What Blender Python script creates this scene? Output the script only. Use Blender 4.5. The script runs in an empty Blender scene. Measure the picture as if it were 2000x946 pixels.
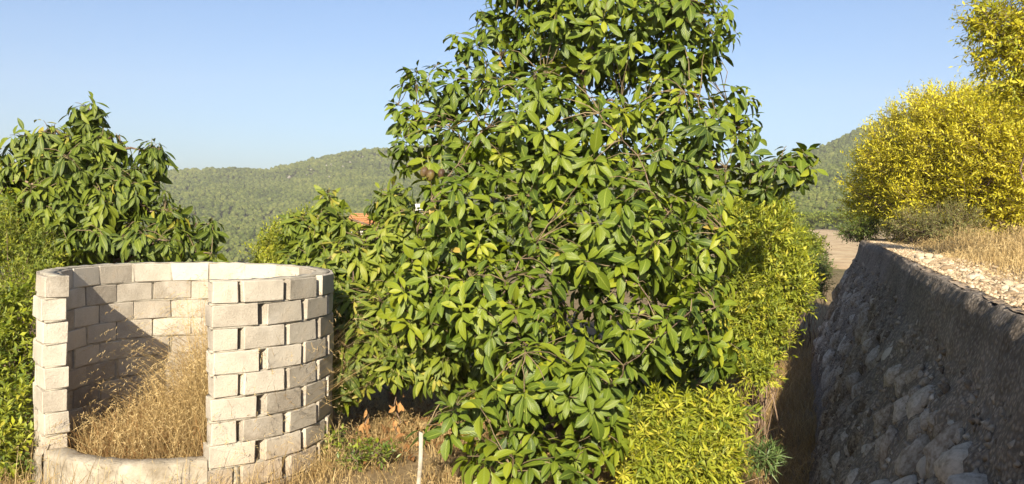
import bpy, math, random
import numpy as np
from mathutils import Matrix, Vector

random.seed(7)
RNG = np.random.default_rng(11)
SC = bpy.context.scene
COL = SC.collection
rad = math.radians

# ------------------------------------------------------------------ camera, sky, sun, exposure
CAM_H = 2.5
FPX = 1650.0                                   # focal length in pixels of a 2000 px wide frame
PITCH, ROLL = rad(-1.98), rad(1.2)
cam_data = bpy.data.cameras.new('camera')
cam_data.sensor_width = 36.0
cam_data.lens = FPX / 2000.0 * 36.0
cam_data.clip_start = 0.05
cam_data.clip_end = 20000.0
cam = bpy.data.objects.new('camera', cam_data)
COL.objects.link(cam)
CAM_M = Matrix.Translation((0, 0, CAM_H)) @ Matrix.Rotation(rad(90) + PITCH, 4, 'X') @ Matrix.Rotation(ROLL, 4, 'Z')
cam.matrix_world = CAM_M
SC.camera = cam

SUN_EL, SUN_AZ = rad(26), rad(184)             # azimuth clockwise from +Y (the view direction)
world = bpy.data.worlds.new('World')
SC.world = world
world.use_nodes = True
wn = world.node_tree
sky = wn.nodes.new('ShaderNodeTexSky')
sky.sky_type = 'NISHITA'
sky.sun_disc = False
sky.sun_elevation = SUN_EL
sky.sun_rotation = SUN_AZ
sky.air_density = 1.0
sky.dust_density = 1.35
sky.ozone_density = 5.0
bg = wn.nodes['Background']
bg.inputs[1].default_value = 0.066
wn.links.new(sky.outputs[0], bg.inputs[0])

sun_data = bpy.data.lights.new('sun', 'SUN')
sun_data.energy = 4.6
sun_data.angle = rad(0.5)
sun_data.color = (1.0, 0.89, 0.71)
sun = bpy.data.objects.new('sun', sun_data)
COL.objects.link(sun)
SUN_DIR = Vector((math.sin(SUN_AZ) * math.cos(SUN_EL), math.cos(SUN_AZ) * math.cos(SUN_EL), math.sin(SUN_EL)))
sun.rotation_euler = SUN_DIR.to_track_quat('Z', 'Y').to_euler()
sun.location = (-2, -8, 12)

vs = SC.view_settings
vs.view_transform = 'Standard'
vs.look = 'None'
vs.exposure = 1.28
vs.gamma = 1.0
SC.cycles.max_bounces = 6
SC.cycles.use_denoising = True

CAM_R = np.array(CAM_M.to_3x3())
CAM_P = np.array((0.0, 0.0, CAM_H))


def at(px, py, y):
    """world point on the sight line through a pixel of the 2000x946 photograph, at world depth y"""
    d = CAM_R @ np.array(((px - 1000) / FPX, -(py - 473) / FPX, -1.0))
    return CAM_P + d * (y / d[1])


def to_px(P):
    q = (np.asarray(P) - CAM_P) @ CAM_R
    z = np.maximum(-q[:, 2], 1e-3)
    return 1000 + FPX * q[:, 0] / z, 473 - FPX * q[:, 1] / z, -q[:, 2]


# ------------------------------------------------------------------ helpers
def tag(o, label=None, cat=None, group=None, kind=None):
    if label: o['label'] = label
    if cat: o['category'] = cat
    if group: o['group'] = group
    if kind: o['kind'] = kind
    return o


def empty(name, loc, label, cat, group=None):
    o = bpy.data.objects.new(name, None)
    COL.objects.link(o)
    o.empty_display_size = 0.2
    o.location = loc
    return tag(o, label, cat, group)


def link(name, me, parent=None, loc=None):
    o = bpy.data.objects.new(name, me)
    COL.objects.link(o)
    if parent is not None:
        o.parent = parent
    if loc is not None:
        o.location = loc
    return o


def mesh_np(name, V, F, mat, uv=None, tone=None, smooth=True):
    """V (n,3); F: list of int arrays (k,3) / (k,4); uv (n,2) per vertex; tone (n,) per vertex"""
    me = bpy.data.meshes.new(name)
    V = np.asarray(V, dtype=np.float32)
    F = [np.asarray(f, dtype=np.int32) for f in F if len(f)]
    loops = np.concatenate([f.ravel() for f in F])
    sizes = np.concatenate([np.full(len(f), f.shape[1], np.int32) for f in F])
    starts = np.concatenate([[0], np.cumsum(sizes)[:-1]]).astype(np.int32)
    me.vertices.add(len(V)); me.vertices.foreach_set('co', V.ravel())
    me.loops.add(len(loops)); me.loops.foreach_set('vertex_index', loops)
    me.polygons.add(len(sizes)); me.polygons.foreach_set('loop_start', starts)
    if smooth:
        me.polygons.foreach_set('use_smooth', np.ones(len(sizes), bool))
    if uv is not None:
        l = me.uv_layers.new(name='UVMap')
        l.data.foreach_set('uv', np.asarray(uv, np.float32)[loops].ravel())
    if tone is not None:
        a = me.attributes.new('tone', 'FLOAT', 'POINT')
        a.data.foreach_set('value', np.asarray(tone, np.float32))
    me.update(calc_edges=True)
    if mat is not None:
        me.materials.append(mat)
    return me


class Acc:
    """collects pieces into one mesh"""
    def __init__(s): s.V, s.T, s.Q, s.uv, s.tone, s.n = [], [], [], [], [], 0

    def add(s, V, F, uv=None, tone=0.5):
        V = np.asarray(V, float)
        for f in F:
            f = np.asarray(f, int)
            if not len(f): continue
            (s.T if f.shape[1] == 3 else s.Q).append(f + s.n)
        s.V.append(V)
        s.uv.append(np.zeros((len(V), 2)) if uv is None else uv)
        s.tone.append(np.full(len(V), tone) if np.isscalar(tone) else tone)
        s.n += len(V)

    def mesh(s, name, mat, smooth=True):
        F = []
        if s.T: F.append(np.concatenate(s.T))
        if s.Q: F.append(np.concatenate(s.Q))
        return mesh_np(name, np.concatenate(s.V), F, mat, np.concatenate(s.uv), np.concatenate(s.tone), smooth)


def unit(a):
    return a / np.maximum(np.linalg.norm(a, axis=-1, keepdims=True), 1e-9)


def tube(acc, pts, radii, sides=6, tone=0.5):
    pts = np.asarray(pts, float); n = len(pts)
    t = unit(np.gradient(pts, axis=0))
    ref = np.array((0.31, 0.17, 0.93)) if abs(t[0] @ np.array((0.31, 0.17, 0.93))) < 0.9 else np.array((1.0, 0, 0))
    a = unit(np.cross(t, ref)); b = np.cross(t, a)
    ang = np.linspace(0, 2 * math.pi, sides, endpoint=False)
    V = pts[:, None, :] + np.asarray(radii, float)[:, None, None] * (np.cos(ang)[None, :, None] * a[:, None, :] + np.sin(ang)[None, :, None] * b[:, None, :])
    i = np.arange(n - 1)[:, None] * sides; j = np.arange(sides)[None, :]; k = (j + 1) % sides
    Q = np.stack([i + j, i + k, i + sides + k, i + sides + j], -1).reshape(-1, 4)
    acc.add(V.reshape(-1, 3), [Q], None, tone)


def bend(p0, p1, n, amp, rng=RNG, sag=0.0):
    """wandering polyline from p0 to p1"""
    p0 = np.asarray(p0, float); p1 = np.asarray(p1, float)
    t = np.linspace(0, 1, n)[:, None]
    w = rng.normal(size=(n, 3)) * amp * np.sin(math.pi * t)
    P = p0 + (p1 - p0) * t + w
    P[:, 2] += sag * np.sin(math.pi * t[:, 0])
    return P


def vnoise(x, y, seed=0):
    """smooth value noise, arrays"""
    xi = np.floor(x).astype(int); yi = np.floor(y).astype(int)
    fx = x - xi; fy = y - yi
    fx = fx * fx * (3 - 2 * fx); fy = fy * fy * (3 - 2 * fy)
    def h(a, b):
        v = np.sin(a * 127.1 + b * 311.7 + seed * 74.7) * 43758.5453
        return v - np.floor(v)
    return (h(xi, yi) * (1 - fx) + h(xi + 1, yi) * fx) * (1 - fy) + (h(xi, yi + 1) * (1 - fx) + h(xi + 1, yi + 1) * fx) * fy - 0.5


def sstep(a, b, x):
    t = np.clip((x - a) / (b - a), 0, 1)
    return t * t * (3 - 2 * t)


# ------------------------------------------------------------------ materials
def new_mat(name):
    m = bpy.data.materials.new(name); m.use_nodes = True
    nt = m.node_tree
    return m, nt, nt.nodes['Principled BSDF']


def nd(nt, typ, **kw):
    n = nt.nodes.new(typ)
    for k, v in kw.items():
        setattr(n, k, v)
    return n


def ramp(nt, fac, stops):
    r = nt.nodes.new('ShaderNodeValToRGB')
    el = r.color_ramp.elements
    while len(el) < len(stops): el.new(0.5)
    for e, (p, c) in zip(el, stops):
        e.position = p; e.color = (*c, 1)
    nt.links.new(fac, r.inputs[0])
    return r.outputs[0]


def mathn(nt, op, a, b=None, c=None, clamp=False):
    n = nt.nodes.new('ShaderNodeMath'); n.operation = op; n.use_clamp = clamp
    for i, v in enumerate((a, b, c)):
        if v is None: continue
        if isinstance(v, (int, float)): n.inputs[i].default_value = v
        else: nt.links.new(v, n.inputs[i])
    return n.outputs[0]


def mixc(nt, fac, a, b, mode='MIX'):
    n = nt.nodes.new('ShaderNodeMix'); n.data_type = 'RGBA'; n.blend_type = mode
    for i, v in ((0, fac), (6, a), (7, b)):
        if isinstance(v, (int, float)): n.inputs[i].default_value = v
        elif isinstance(v, tuple): n.inputs[i].default_value = (*v, 1)
        else: nt.links.new(v, n.inputs[i])
    return n.outputs[2]


def noise(nt, scale, detail=6, rough=0.6, coord='Object', dist=0.0):
    tc = nt.nodes.new('ShaderNodeTexCoord')
    n = nt.nodes.new('ShaderNodeTexNoise')
    n.inputs['Scale'].default_value = scale; n.inputs['Detail'].default_value = detail
    n.inputs['Roughness'].default_value = rough; n.inputs['Distortion'].default_value = dist
    nt.links.new(tc.outputs[coord], n.inputs['Vector'])
    return n.outputs['Fac']


def bump(nt, bsdf, h, strength, dist=0.02):
    b = nt.nodes.new('ShaderNodeBump'); b.inputs['Strength'].default_value = strength; b.inputs['Distance'].default_value = dist
    nt.links.new(h, b.inputs['Height']); nt.links.new(b.outputs[0], bsdf.inputs['Normal'])


def leaf_mat(name, stops, vein, trans=0.28, rough=0.4, spec=0.5, veins=True, under=0.25, tcol=(0.30, 0.36, 0.02)):
    m, nt, bs = new_mat(name)
    at_ = nd(nt, 'ShaderNodeAttribute', attribute_name='tone')
    col = ramp(nt, at_.outputs['Fac'], stops)
    if veins:
        uvn = nd(nt, 'ShaderNodeUVMap', uv_map='UVMap')
        sep = nd(nt, 'ShaderNodeSeparateXYZ'); nt.links.new(uvn.outputs[0], sep.inputs[0])
        av = mathn(nt, 'ABSOLUTE', mathn(nt, 'SUBTRACT', sep.outputs[1], 0.5))
        mid = mathn(nt, 'LESS_THAN', av, 0.045)
        sv = mathn(nt, 'SINE', mathn(nt, 'MULTIPLY', mathn(nt, 'SUBTRACT', sep.outputs[0], mathn(nt, 'MULTIPLY', av, 0.55)), 58.0))
        side = mathn(nt, 'MULTIPLY', mathn(nt, 'POWER', mathn(nt, 'MAXIMUM', sv, 0.0), 7.0), 0.26)
        f = mathn(nt, 'MAXIMUM', mathn(nt, 'MULTIPLY', mid, 0.75), side)
        col = mixc(nt, f, col, vein)
        bump(nt, bs, sv, 0.25, 0.004)
    geo = nd(nt, 'ShaderNodeNewGeometry')
    col = mixc(nt, mathn(nt, 'MULTIPLY', geo.outputs['Backfacing'], under), col, (0.22, 0.27, 0.12))
    nt.links.new(col, bs.inputs['Base Color'])
    bs.inputs['Roughness'].default_value = rough
    bs.inputs['Specular IOR Level'].default_value = spec
    tr = nd(nt, 'ShaderNodeBsdfTranslucent')
    nt.links.new(mixc(nt, 0.6, col, tcol), tr.inputs[0])
    ms = nd(nt, 'ShaderNodeMixShader'); ms.inputs[0].default_value = trans
    nt.links.new(bs.outputs[0], ms.inputs[1]); nt.links.new(tr.outputs[0], ms.inputs[2])
    nt.links.new(ms.outputs[0], nt.nodes['Material Output'].inputs[0])
    return m


def plain_mat(name, stops, scale=8.0, rough=0.85, bstr=0.4, bscale=None, tone_mix=0.0, rnd=0.0, bdist=0.02, detail=7):
    """noise-coloured rough surface; 'tone' attribute and per-object random shift it"""
    m, nt, bs = new_mat(name)
    f = noise(nt, scale, detail, 0.62)
    if tone_mix:
        at_ = nd(nt, 'ShaderNodeAttribute', attribute_name='tone')
        f = mathn(nt, 'ADD', f, mathn(nt, 'MULTIPLY', mathn(nt, 'SUBTRACT', at_.outputs['Fac'], 0.5), tone_mix))
    if rnd:
        oi = nd(nt, 'ShaderNodeObjectInfo')
        f = mathn(nt, 'ADD', f, mathn(nt, 'MULTIPLY', mathn(nt, 'SUBTRACT', oi.outputs['Random'], 0.5), rnd))
    nt.links.new(ramp(nt, f, stops), bs.inputs['Base Color'])
    bs.inputs['Roughness'].default_value = rough
    bs.inputs['Specular IOR Level'].default_value = 0.25
    if bstr:
        bump(nt, bs, noise(nt, bscale or scale * 4, 8, 0.7), bstr, bdist)
    return m


M = {}
M['avocado'] = leaf_mat('avocado_leaf', [(0.0, (0.018, 0.042, 0.003)), (0.4, (0.070, 0.108, 0.003)), (0.75, (0.138, 0.172, 0.004)), (0.97, (0.235, 0.25, 0.008)), (1.0, (0.32, 0.22, 0.04))],
                        (0.19, 0.23, 0.03), trans=0.12, rough=0.42, spec=0.28, under=0.07)
M['avocado_narrow'] = leaf_mat('narrow_avocado_leaf', [(0.0, (0.020, 0.042, 0.004)), (0.5, (0.078, 0.112, 0.005)), (0.9, (0.165, 0.195, 0.009)), (1.0, (0.33, 0.26, 0.04))],
                               (0.25, 0.27, 0.04), trans=0.16, rough=0.46, spec=0.28, under=0.08)
M['willow_yellow'] = leaf_mat('yellow_leaf', [(0.0, (0.26, 0.29, 0.018)), (0.35, (0.50, 0.47, 0.022)), (0.75, (0.66, 0.58, 0.026)), (1.0, (0.74, 0.66, 0.06))],
                              (0.4, 0.4, 0.1), trans=0.38, rough=0.5, spec=0.3, veins=False, under=0.15, tcol=(0.62, 0.54, 0.02))
M['hedge_lime'] = leaf_mat('lime_leaf', [(0.0, (0.07, 0.12, 0.012)), (0.4, (0.23, 0.27, 0.016)), (0.8, (0.41, 0.42, 0.025)), (1.0, (0.54, 0.48, 0.05))],
                           (0.3, 0.3, 0.1), trans=0.34, rough=0.5, spec=0.3, veins=False, under=0.15, tcol=(0.4, 0.4, 0.01))
M['shrub_green'] = leaf_mat('green_leaf', [(0.0, (0.035, 0.075, 0.012)), (0.5, (0.09, 0.15, 0.014)), (1.0, (0.24, 0.28, 0.02))],
                            (0.3, 0.3, 0.1), trans=0.28, rough=0.45, veins=False, under=0.15)
M['scrub'] = leaf_mat('scrub_leaf', [(0.0, (0.07, 0.08, 0.02)), (0.5, (0.15, 0.145, 0.03)), (1.0, (0.27, 0.23, 0.06))], (0.3, 0.3, 0.1), trans=0.2, rough=0.6, veins=False)
M['dead_leaf'] = leaf_mat('dead_leaf', [(0.0, (0.10, 0.045, 0.018)), (0.5, (0.26, 0.12, 0.045)), (1.0, (0.45, 0.24, 0.09))], (0.4, 0.25, 0.1), trans=0.12, rough=0.7, spec=0.2, under=0.0)
M['straw'] = leaf_mat('straw', [(0.0, (0.19, 0.115, 0.045)), (0.5, (0.38, 0.265, 0.11)), (1.0, (0.58, 0.44, 0.21))], (0.4, 0.3, 0.1), trans=0.2, rough=0.6, spec=0.3, veins=False, under=0.0, tcol=(0.5, 0.36, 0.12))
M['grass_dark'] = leaf_mat('dark_grass', [(0.0, (0.04, 0.085, 0.015)), (1.0, (0.10, 0.17, 0.03))], (0.3, 0.3, 0.1), trans=0.2, rough=0.5, veins=False)
M['bark'] = plain_mat('bark', [(0.3, (0.075, 0.05, 0.034)), (0.5, (0.17, 0.115, 0.078)), (0.72, (0.29, 0.21, 0.145))], 9, 0.85, 0.6, 40, tone_mix=0.3)
M['twig'] = plain_mat('twig', [(0.3, (0.10, 0.075, 0.04)), (0.7, (0.24, 0.18, 0.10))], 12, 0.8, 0.2, tone_mix=0.3)
M['green_twig'] = plain_mat('green_twig', [(0.3, (0.11, 0.13, 0.03)), (0.7, (0.28, 0.27, 0.07))], 12, 0.7, 0.1)


def block_mat():
    m, nt, bs = new_mat('concrete_block')
    big = noise(nt, 3.2, 4, 0.6)
    fine = noise(nt, 70, 6, 0.75)
    oi = nd(nt, 'ShaderNodeObjectInfo')
    f = mathn(nt, 'ADD', mathn(nt, 'MULTIPLY', big, 0.55), mathn(nt, 'MULTIPLY', fine, 0.45))
    f = mathn(nt, 'ADD', f, mathn(nt, 'MULTIPLY', mathn(nt, 'SUBTRACT', oi.outputs['Random'], 0.5), 0.30))
    col = ramp(nt, f, [(0.28, (0.235, 0.203, 0.158)), (0.5, (0.405, 0.358, 0.288)), (0.72, (0.53, 0.478, 0.39))])
    pit = nd(nt, 'ShaderNodeTexVoronoi'); pit.inputs['Scale'].default_value = 55.0
    tc = nd(nt, 'ShaderNodeTexCoord'); nt.links.new(tc.outputs['Object'], pit.inputs['Vector'])
    hole = mathn(nt, 'LESS_THAN', pit.outputs['Distance'], 0.16)
    hole = mathn(nt, 'MULTIPLY', hole, mathn(nt, 'GREATER_THAN', noise(nt, 9, 3), 0.52))
    col = mixc(nt, mathn(nt, 'MULTIPLY', hole, 0.45), col, (0.16, 0.13, 0.10))
    # rusty stain patches
    st = mathn(nt, 'MULTIPLY', sm(nt, noise(nt, 1.7, 5, 0.65), 0.56, 0.72), 0.4)
    col = mixc(nt, st, col, (0.36, 0.25, 0.14))
    # soil splash and damp near the foot, pale lime bloom in patches
    geo = nd(nt, 'ShaderNodeNewGeometry'); sp = nd(nt, 'ShaderNodeSeparateXYZ'); nt.links.new(geo.outputs['Position'], sp.inputs[0])
    gn = nd(nt, 'ShaderNodeTexNoise'); gn.inputs['Scale'].default_value = 2.6; gn.inputs['Detail'].default_value = 6; nt.links.new(geo.outputs['Position'], gn.inputs['Vector'])
    foot = sm(nt, mathn(nt, 'ADD', sp.outputs[2], mathn(nt, 'MULTIPLY', gn.outputs['Fac'], -.9)), .12, -.35)
    col = mixc(nt, mathn(nt, 'MULTIPLY', foot, .55), col, (0.30, 0.205, 0.115))
    col = mixc(nt, mathn(nt, 'MULTIPLY', sm(nt, gn.outputs['Fac'], .55, .72), .35), col, (0.60, 0.56, 0.49))
    col = mixc(nt, mathn(nt, 'MULTIPLY', sm(nt, gn.outputs['Fac'], .45, .30), .35), col, (0.21, 0.185, 0.155))
    nt.links.new(col, bs.inputs['Base Color'])
    bs.inputs['Roughness'].default_value = 0.92
    bs.inputs['Specular IOR Level'].default_value = 0.2
    h = mathn(nt, 'SUBTRACT', mathn(nt, 'ADD', fine, mathn(nt, 'MULTIPLY', noise(nt, 18, 5), 0.8)), mathn(nt, 'MULTIPLY', hole, 0.7))
    bump(nt, bs, h, 0.6, 0.013)
    return m


def sm(nt, v, a, b):
    n = nd(nt, 'ShaderNodeMapRange'); n.interpolation_type = 'SMOOTHSTEP'
    n.inputs['From Min'].default_value = a; n.inputs['From Max'].default_value = b
    nt.links.new(v, n.inputs['Value'])
    return n.outputs[0]


M['block'] = block_mat()
M['mortar'] = plain_mat('mortar', [(0.3, (0.24, 0.215, 0.17)), (0.7, (0.42, 0.38, 0.30))], 14, 0.95, 0.7, 60, bdist=0.015)
M['render_coat'] = plain_mat('cement_render', [(0.3, (0.20, 0.165, 0.115)), (0.5, (0.34, 0.295, 0.225)), (0.7, (0.44, 0.39, 0.305))], 5, 0.95, 0.8, 38, bdist=0.02)
M['wall_face'] = None


def wall_mat():
    m, nt, bs = new_mat('rubble_wall')
    a = noise(nt, 2.2, 8, 0.7); b = noise(nt, 26, 7, 0.75)
    f = mathn(nt, 'ADD', mathn(nt, 'MULTIPLY', a, 0.55), mathn(nt, 'MULTIPLY', b, 0.45))
    col = ramp(nt, f, [(0.33, (0.085, 0.066, 0.050)), (0.45, (0.245, 0.202, 0.158)), (0.57, (0.39, 0.335, 0.275)), (0.70, (0.56, 0.50, 0.43))])
    red = sm(nt, noise(nt, 1.1, 5, 0.6), 0.55, 0.7)
    col = mixc(nt, mathn(nt, 'MULTIPLY', red, 0.55), col, (0.20, 0.115, 0.065))
    vor = nd(nt, 'ShaderNodeTexVoronoi'); vor.inputs['Scale'].default_value = 34.0
    tc = nd(nt, 'ShaderNodeTexCoord'); nt.links.new(tc.outputs['Object'], vor.inputs['Vector'])
    col = mixc(nt, mathn(nt, 'MULTIPLY', sm(nt, vor.outputs['Distance'], 0.25, 0.55), 0.5), col, (0.06, 0.05, 0.04))
    nt.links.new(col, bs.inputs['Base Color'])
    bs.inputs['Roughness'].default_value = 0.95; bs.inputs['Specular IOR Level'].default_value = 0.15
    h = mathn(nt, 'SUBTRACT', mathn(nt, 'ADD', b, mathn(nt, 'MULTIPLY', noise(nt, 9, 6, 0.7), 1.2)), mathn(nt, 'MULTIPLY', vor.outputs['Distance'], 0.9))
    bump(nt, bs, h, 0.9, 0.035)
    return m


M['wall_face'] = wall_mat()
M['rock'] = plain_mat('limestone', [(0.25, (0.12, 0.094, 0.068)), (0.42, (0.30, 0.25, 0.19)), (0.57, (0.45, 0.395, 0.32)), (0.74, (0.62, 0.56, 0.475))], 5.0, 0.93, 0.9, 22, rnd=0.3, tone_mix=0.25, bdist=0.03)
M['outcrop'] = plain_mat('outcrop_rock', [(0.3, (0.14, 0.13, 0.105)), (0.7, (0.34, 0.32, 0.27))], 0.8, 0.95, 0.6, 3, bdist=0.3)
M['rubble'] = plain_mat('pale_rubble', [(0.3, (0.28, 0.20, 0.12)), (0.5, (0.50, 0.39, 0.25)), (0.75, (0.68, 0.56, 0.40))], 9.0, 0.93, 0.6, 40, rnd=0.25, tone_mix=0.4)
M['path'] = plain_mat('path_gravel', [(0.3, (0.22, 0.155, 0.10)), (0.5, (0.39, 0.295, 0.20)), (0.7, (0.54, 0.43, 0.31))], 6.0, 0.95, 0.9, 55, bdist=0.02)
M['terrace'] = plain_mat('terrace_soil', [(0.3, (0.15, 0.10, 0.06)), (0.55, (0.30, 0.215, 0.12)), (0.75, (0.42, 0.32, 0.19))], 3.0, 0.95, 0.8, 30, bdist=0.03)
M['field'] = plain_mat('field_soil', [(0.3, (0.20, 0.145, 0.085)), (0.5, (0.31, 0.225, 0.135)), (0.7, (0.40, 0.31, 0.19))], 0.7, 0.95, 0.6, 6, tone_mix=0.45, bdist=0.05)


def ground_mat():
    m, nt, bs = new_mat('ground')
    at_ = nd(nt, 'ShaderNodeAttribute', attribute_name='tone')       # 0 dry soil near, 1 forest floor far
    f = mathn(nt, 'ADD', mathn(nt, 'MULTIPLY', noise(nt, 0.8, 8, 0.7), 0.5), mathn(nt, 'MULTIPLY', noise(nt, 14, 6, 0.7), 0.5))
    near = ramp(nt, f, [(0.3, (0.085, 0.055, 0.030)), (0.5, (0.21, 0.15, 0.08)), (0.7, (0.36, 0.27, 0.145))])
    g = noise(nt, 0.035, 9, 0.7)
    far = ramp(nt, g, [(0.35, (0.05, 0.062, 0.016)), (0.55, (0.085, 0.094, 0.027)), (0.68, (0.15, 0.135, 0.06)), (0.8, (0.26, 0.235, 0.17))])
    nt.links.new(mixc(nt, at_.outputs['Fac'], near, far), bs.inputs['Base Color'])
    bs.inputs['Roughness'].default_value = 0.95; bs.inputs['Specular IOR Level'].default_value = 0.15
    bump(nt, bs, noise(nt, 22, 8, 0.7), 0.7, 0.03)
    return m


M['ground'] = ground_mat()


def pine_mat():
    m, nt, bs = new_mat('pine_crown')
    g = nd(nt, 'ShaderNodeNewGeometry')
    def nz(scale, detail):
        n = nd(nt, 'ShaderNodeTexNoise'); n.inputs['Scale'].default_value = scale; n.inputs['Detail'].default_value = detail
        nt.links.new(g.outputs['Position'], n.inputs['Vector']); return n.outputs['Fac']
    a = nd(nt, 'ShaderNodeAttribute', attribute_name='tone', attribute_type='INSTANCER')
    f = mathn(nt, 'ADD', nz(.7, 6), mathn(nt, 'MULTIPLY', mathn(nt, 'SUBTRACT', a.outputs['Fac'], .5), .45))
    nt.links.new(ramp(nt, f, [(0.3, (0.038, 0.052, 0.013)), (0.48, (0.074, 0.096, 0.020)), (0.72, (0.135, 0.148, 0.038))]), bs.inputs['Base Color'])
    bs.inputs['Roughness'].default_value = .95; bs.inputs['Specular IOR Level'].default_value = .1
    bump(nt, bs, nz(1.8, 6), .6, .5)
    return m


M['pine'] = pine_mat()
M['white_wall'] = plain_mat('whitewash', [(0.3, (0.62, 0.60, 0.55)), (0.7, (0.78, 0.76, 0.70))], 2, 0.9, 0.2)
M['roof_tile'] = plain_mat('roof_tile', [(0.3, (0.34, 0.13, 0.05)), (0.7, (0.55, 0.25, 0.10))], 5, 0.85, 0.3, tone_mix=0.4, rnd=0.3)
M['dark_glass'] = plain_mat('dark_glass', [(0.3, (0.02, 0.025, 0.03)), (0.7, (0.04, 0.045, 0.05))], 2, 0.15, 0)
M['wood_grey'] = plain_mat('weathered_wood', [(0.3, (0.27, 0.235, 0.18)), (0.7, (0.46, 0.42, 0.34))], 14, 0.85, 0.4, 60)
M['fruit'] = plain_mat('avocado_skin', [(0.3, (0.035, 0.020, 0.016)), (0.5, (0.075, 0.045, 0.022)), (0.7, (0.15, 0.115, 0.03))], 7, 0.45, 0.3, 40, rnd=0.3)

# ------------------------------------------------------------------ terrain
E_PX = np.array([-4000, -3000, 0, 320, 430, 520, 600, 680, 740, 900, 1050, 1250, 1400, 1500, 1590, 1640, 1690, 1850, 2100, 4000, 6000], float)
E_EL = np.array([.030, .030, .032, .0355, .0395, .0405, .0525, .064, .069, .078, .078, .05, .05, .060, .074, .087, .099, .13, .155, .15, .03])


def terrain_h(x, y):
    x = np.asarray(x, float); y = np.asarray(y, float)
    r = np.hypot(x, y)
    yy = np.maximum(y, 0.25 * np.abs(x) + 1e-3)
    px = 1000 + FPX * x / yy
    behind = sstep(0.0, -0.3, y / np.maximum(r, 1e-6))
    el = np.interp(px, E_PX, E_EL) * (1 - behind) + 0.03 * behind
    side = sstep(1150, 1450, px) * (1 - behind)            # 0: valley on the left, 1: flat field on the right
    house = np.exp(-((px - 800) / 140.0) ** 2) * (1 - behind)
    d0 = 26 + 50 * house
    valley = -26 * sstep(d0, d0 + 190, r) * (1 - side)
    r0 = 260 - 20 * side
    rc = 880 - 120 * side
    t = np.clip((r - r0) / (rc - r0), 0, 1)
    crest = CAM_H + el * rc
    prof = t * (0.55 + 0.45 * t)
    base = valley + 0 * r
    z = base + (crest - base) * np.where(t > 0, prof, 0)
    z = np.where(r > rc, crest - (r - rc) * 0.10 * (1 - np.clip((r - rc) / 2500, 0, 1) * 0.6), z)
    far = sstep(150, 500, r)
    z = z + far * (9.0 * vnoise(x / 130, y / 130, 3) + 4.0 * vnoise(x / 47, y / 47, 5)) * sstep(1.25, 0.7, r / rc) * (1 - 0.55 * sstep(0.85, 1.0, r / rc))
    near = 1 - sstep(30, 70, r)
    z = z + near * (0.10 * vnoise(x / 1.7, y / 1.7, 1) + 0.05 * vnoise(x / 0.6, y / 0.6, 2))
    # gully at the retaining wall's foot, ground lowered to widen the wall's shade
    u = x * C20 - y * S20; s = x * S20 + y * C20
    gul = sstep(-2.0, -0.95, u) * sstep(3.6, 1.2, u) * sstep(34, 24, s) * sstep(-6, 0, s)
    return z - 0.70 * gul


C20, S20 = math.cos(rad(20)), math.sin(rad(20))


def ws(u, s):
    """wall frame (u to the right of the wall foot, s along the wall) to world x, y"""
    return u * C20 + s * S20, -u * S20 + s * C20


def ground_z(x, y):
    return float(terrain_h(np.array([x]), np.array([y]))[0])


def build_ground():
    rs = np.concatenate([[0.0], np.linspace(0.8, 16, 78), np.geomspace(16.6, 4200, 120)])
    na = 420
    # finer azimuth steps in front of the camera
    a = np.linspace(-math.pi, math.pi, na, endpoint=False)
    a = a - 0.55 * np.sin(a)
    R, A = np.meshgrid(rs, a, indexing='ij')
    X = R * np.sin(A); Y = R * np.cos(A)
    Z = terrain_h(X, Y)
    V = np.stack([X, Y, Z], -1).reshape(-1, 3)
    i = np.arange(len(rs) - 1)[:, None] * na; j = np.arange(na)[None, :]; k = (j + 1) % na
    Q = np.stack([i + j, i + na + j, i + na + k, i + k], -1).reshape(-1, 4)[:, ::-1]
    tone = (sstep(16, 80, R + 14 * vnoise(X / 7, Y / 7, 91))).reshape(-1)
    o = link('ground', mesh_np('ground', V, [Q], M['ground'], None, tone))
    tag(o, kind='structure')


build_ground()

# ------------------------------------------------------------------ forest on the hills (far off, one mass)
def ico(sub):
    import bmesh
    bm = bmesh.new(); bmesh.ops.create_icosphere(bm, subdivisions=sub, radius=1.0)
    V = np.array([v.co[:] for v in bm.verts]); F = np.array([[v.index for v in f.verts] for f in bm.faces])
    bm.free(); return V, F


ICO1, ICO2, ICO3 = ico(1), ico(2), ico(3)


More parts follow.
